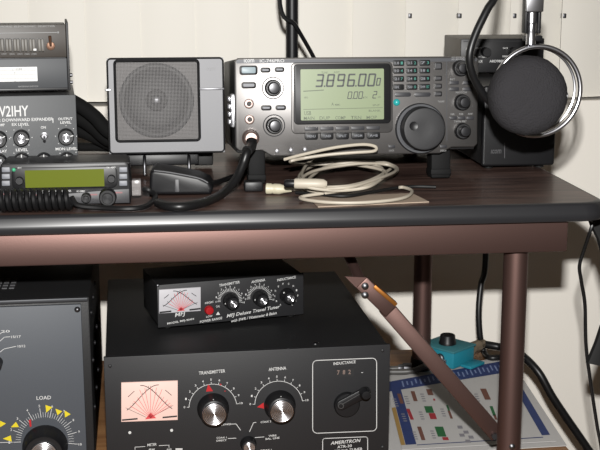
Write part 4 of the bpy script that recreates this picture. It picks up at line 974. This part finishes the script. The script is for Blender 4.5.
for k in range(2):
    if k == 0: s0 = F.M @ Vector((-.0115, .024, .014)); v = -Sx
    else: s0 = atz(412, 368, DT + .0085); v = Vector((-1, .1, 0)).normalized()
    c2, _ = thing('patch_cable', ('grey cable with silver connector screwed into the side of the teal switch', 'loose grey cable with silver connector lying in front of the teal switch cable')[k], 'cable', s0)
    MB().lathe([(0, 0), (.008, 0), (.008, .012), (.0062, .014), (.0055, .020), (0, .020)], v * .0008, v, 18).build('connector', STEEL, c2)
    zl = DT + .006 - s0.z
    q1 = (v * .018, v * .026 + Vector((-.004, 0, zl * .4)), v * .03 + Vector((-.03, .004, zl)), v * .03 + Vector((-.11, .02 - .01 * k, zl)))
    MB().tube(q1, .0045, 10).build('sheath', GREYC, c2)
# printed sheets
zp = DT + .003
def sheetpt(u, v, h=0):
    A, B, C, D_ = [atz(x, y, zp) for x, y in ((391, 377), (505, 356), (555, 441.5), (391, 449))]
    p = A.lerp(B, u).lerp(D_.lerp(C, u), v); return Vector((p.x, p.y, zp + h))
q = sheetpt(.5, .5)
pp, _ = thing('printed_chart', 'printed chart with dark blue borders and small red and green pictures on the desk', 'printed sheet', q)
O = Vector(q)
A, B, C, D_ = (Vector(atz(x, y, zp)) for x, y in ((384.5, 379), (505, 356), (556, 441), (402, 449.5)))
def S2(u, v, h=.0): return A.lerp(B, u).lerp(D_.lerp(C, u), v) + Vector((0, 0, h)) - O
MB().sheet([S2(0, 1), S2(1, 1), S2(1, 0), S2(0, 0)], .0006).build('sheet', PAPER, pp, smooth=0)
def patch(b, u0, u1, v0, v1, h=.0004): b.bm.faces.new([b.bm.verts.new(S2(u, v, h)) for u, v in ((u0, v1), (u1, v1), (u1, v0), (u0, v0))])
b = MB(); patch(b, .0, .985, .06, .21); patch(b, .03, .10, .21, .95); patch(b, .93, .985, .21, .94); plabel(b.build('border_print', NAVY, pp, smooth=0), 'dark blue printed border')
b = MB(); patch(b, .0, .028, .45, .95); b.build('ochre_border_print', mat('ochre_ink', (150, 120, 66), .7), pp, smooth=0)
b = MB(); patch(b, .10, .93, .955, .963); b.build('rule_print', NAVY, pp, smooth=0)
b = MB()
for x in range(24):
    u = .12 + x * .034
    if .42 < u < .5: continue
    patch(b, u, u + .012, .09 + .012 * (x % 3), .18 - .02 * (x % 2), .0007)
b.build('border_print', mat('pale_blue_print', (112, 126, 164), .7), pp, smooth=0)
INK = {'n': mat('brown_picture_ink', (104, 66, 54), .7), 'b': mat('brick_red_print', (150, 40, 48), .7), 'g': mat('green_picture_ink', (30, 92, 50), .7), 't': mat('grey_caption_ink', (124, 122, 128), .7)}
def pic(ink, x0, x1, y0, y1, sk, h=.0006, m=None):
    own = m is None; m = m or MB()
    m.bm.faces.new([m.bm.verts.new(Vector(atz(x, y, zp)) + Vector((0, 0, h)) - O) for x, y in ((x0 + sk, y1), (x1 + sk, y1), (x1, y0), (x0, y0))])
    if own: m.build('picture_print', INK[ink], pp, smooth=0)
for x0, x1, y0, y1, sk in ((397, 400.5, 394, 404, 3.4), (410.5, 414.5, 391.5, 401.5, 3.2), (426, 431.5, 389.5, 395.5, 2), (480, 486, 389, 400, 5), (417, 421, 427, 440.5, 4.5), (447.5, 450, 411, 419, 3), (493, 495.5, 415, 420, 2)): pic('n', x0, x1, y0, y1, sk)
for x0, x1, y0, y1, sk in ((406, 409.5, 409, 420, 4.5), (428.5, 435, 413.5, 419.5, 2), (442, 448, 437.5, 440.5, 1), (433, 435, 399, 401, .4)): pic('b', x0, x1, y0, y1, sk)
for x0, x1, y0, y1, sk in ((424, 432, 406.5, 413.2, 2.2), (434.5, 443, 427, 437, 3.5), (446, 448, 405.5, 411, 2), (489.5, 492.5, 406.5, 416, 3.6)): pic('g', x0, x1, y0, y1, sk)
for x0, y0 in ((392.5, 399), (404, 396.5), (420, 394), (401, 414), (418.5, 412), (440, 409), (412, 432), (430, 431), (474, 394), (484, 411)):
    m_ = MB()
    for j in range(4): pic('t', x0 + j * .8, x0 + j * .8 + 3.6, y0 + j * 2.3, y0 + j * 2.3 + .9, .3, m=m_)
    m_.build('caption_print', INK['t'], pp, smooth=0)
for x0, y0 in ((457, 426), (463, 431), (468, 436), (459, 434), (465, 440)): pic('t', x0, x0 + 5, y0, y0 + 3, 1)
z2 = DT + .0012
lo = [atz(x, y, z2) for x, y in ((386, 456), (567, 445.5), (512, 362), (384, 372))]
tag(MB().sheet(lo, .0008).build('white_sheet', PAPER, org=(lo[0].x, lo[0].y, DT), smooth=0), 'plain white sheet lying under the printed chart on the desk', 'paper')
oc = atz(540, 449, DT + .004)

# hanging cables on the right and behind
pts = [at(484, 225, 1.80), at(485.5, 260, 1.80), at(481, 285, 1.79), at(478.8, 310, 1.78), at(480, 335, 1.775), at(484, 352, 1.775), atz(492, 358, DT + .0065), atz(520, 354, DT + .0065)]
pts[0].z = TT - .03
tag(MB().tube(pts, .0048, 10).build('hanging_cable', CABLEM, org=pts[1]), 'black cable hanging behind the table leg down to the desk back edge', 'cable')
pts = [at(593, 222, 1.30), at(590, 232, 1.30), at(584, 250, 1.31), at(579.5, 266, 1.315), at(581.5, 282, 1.32), at(585, 305, 1.325), at(586, 345, 1.33), at(591, 385, 1.335), at(597, 425, 1.34), at(602, 455, 1.34), at(606, 520, 1.36), at(606, 640, 1.4)]
tag(MB().tube(pts, .0022, 8).build('thin_wire', CABLEM, org=pts[0]), 'thin black wire dangling below the right table corner', 'wire')
pts = [at(366, 250, 1.72), at(367, 268, 1.72), at(371, 285, 1.725)]
# dark strap hanging off the right corner
st = MB(); prev = None
outl = [(587.5, 219, 612, 215), (590, 226, 618, 226), (596, 238, 622, 240), (603, 262, 628, 264), (605.5, 290, 630, 292), (602, 318, 628, 320), (594, 342, 622, 346), (585.5, 362.5, 612, 365)]
bm = st.bm; rows = []
for x0_, y0_, x1_, y1_ in outl:
    a, b2 = at(x0_, y0_, 1.33), at(x1_, y1_, 1.33)
    m_ = a.lerp(b2, .5); rows.append([bm.verts.new(p) for p in (a, a + Vector((.002, -.004, 0)), m_ + Vector((0, -.008, 0)), b2 + Vector((-.002, -.004, 0)), b2, m_ + Vector((0, .006, 0)))])
for r0, r1 in zip(rows, rows[1:]):
    for j in range(6): bm.faces.new((r0[j], r0[(j + 1) % 6], r1[(j + 1) % 6], r1[j]))
bm.faces.new(rows[0]); bm.faces.new(rows[-1]); bmesh.ops.recalc_face_normals(bm, faces=list(bm.faces))
o = st.build('hanging_strap', RUBBER, org=at(600, 219, 1.33)); tag(o, 'curved black strap hanging below the right end of the table', 'strap')

# ------------------------------------------------------------------ light: the camera's own flash, warm room light
fl = bpy.data.lights.new('camera_flash', 'AREA'); fl.shape = 'RECTANGLE'; fl.size = .03; fl.size_y = .02; fl.energy = 39; fl.color = (1, .985, .96)
fo_ = bpy.data.objects.new('camera_flash', fl); COL.objects.link(fo_); fo_.location = (0.0, .0, CZ + .12); fo_.rotation_euler = (PI / 2 - math.radians(9), 0, -YAW)
wd = bpy.data.worlds.new('room_light'); SC.world = wd; wd.use_nodes = True
bg = wd.node_tree.nodes['Background']; bg.inputs['Color'].default_value = (1, .84, .66, 1); bg.inputs['Strength'].default_value = .036
SC.view_settings.view_transform = 'Standard'; SC.view_settings.look = 'None'; SC.view_settings.gamma = 1; SC.view_settings.use_curve_mapping = False
SC.view_settings.exposure = 0.0
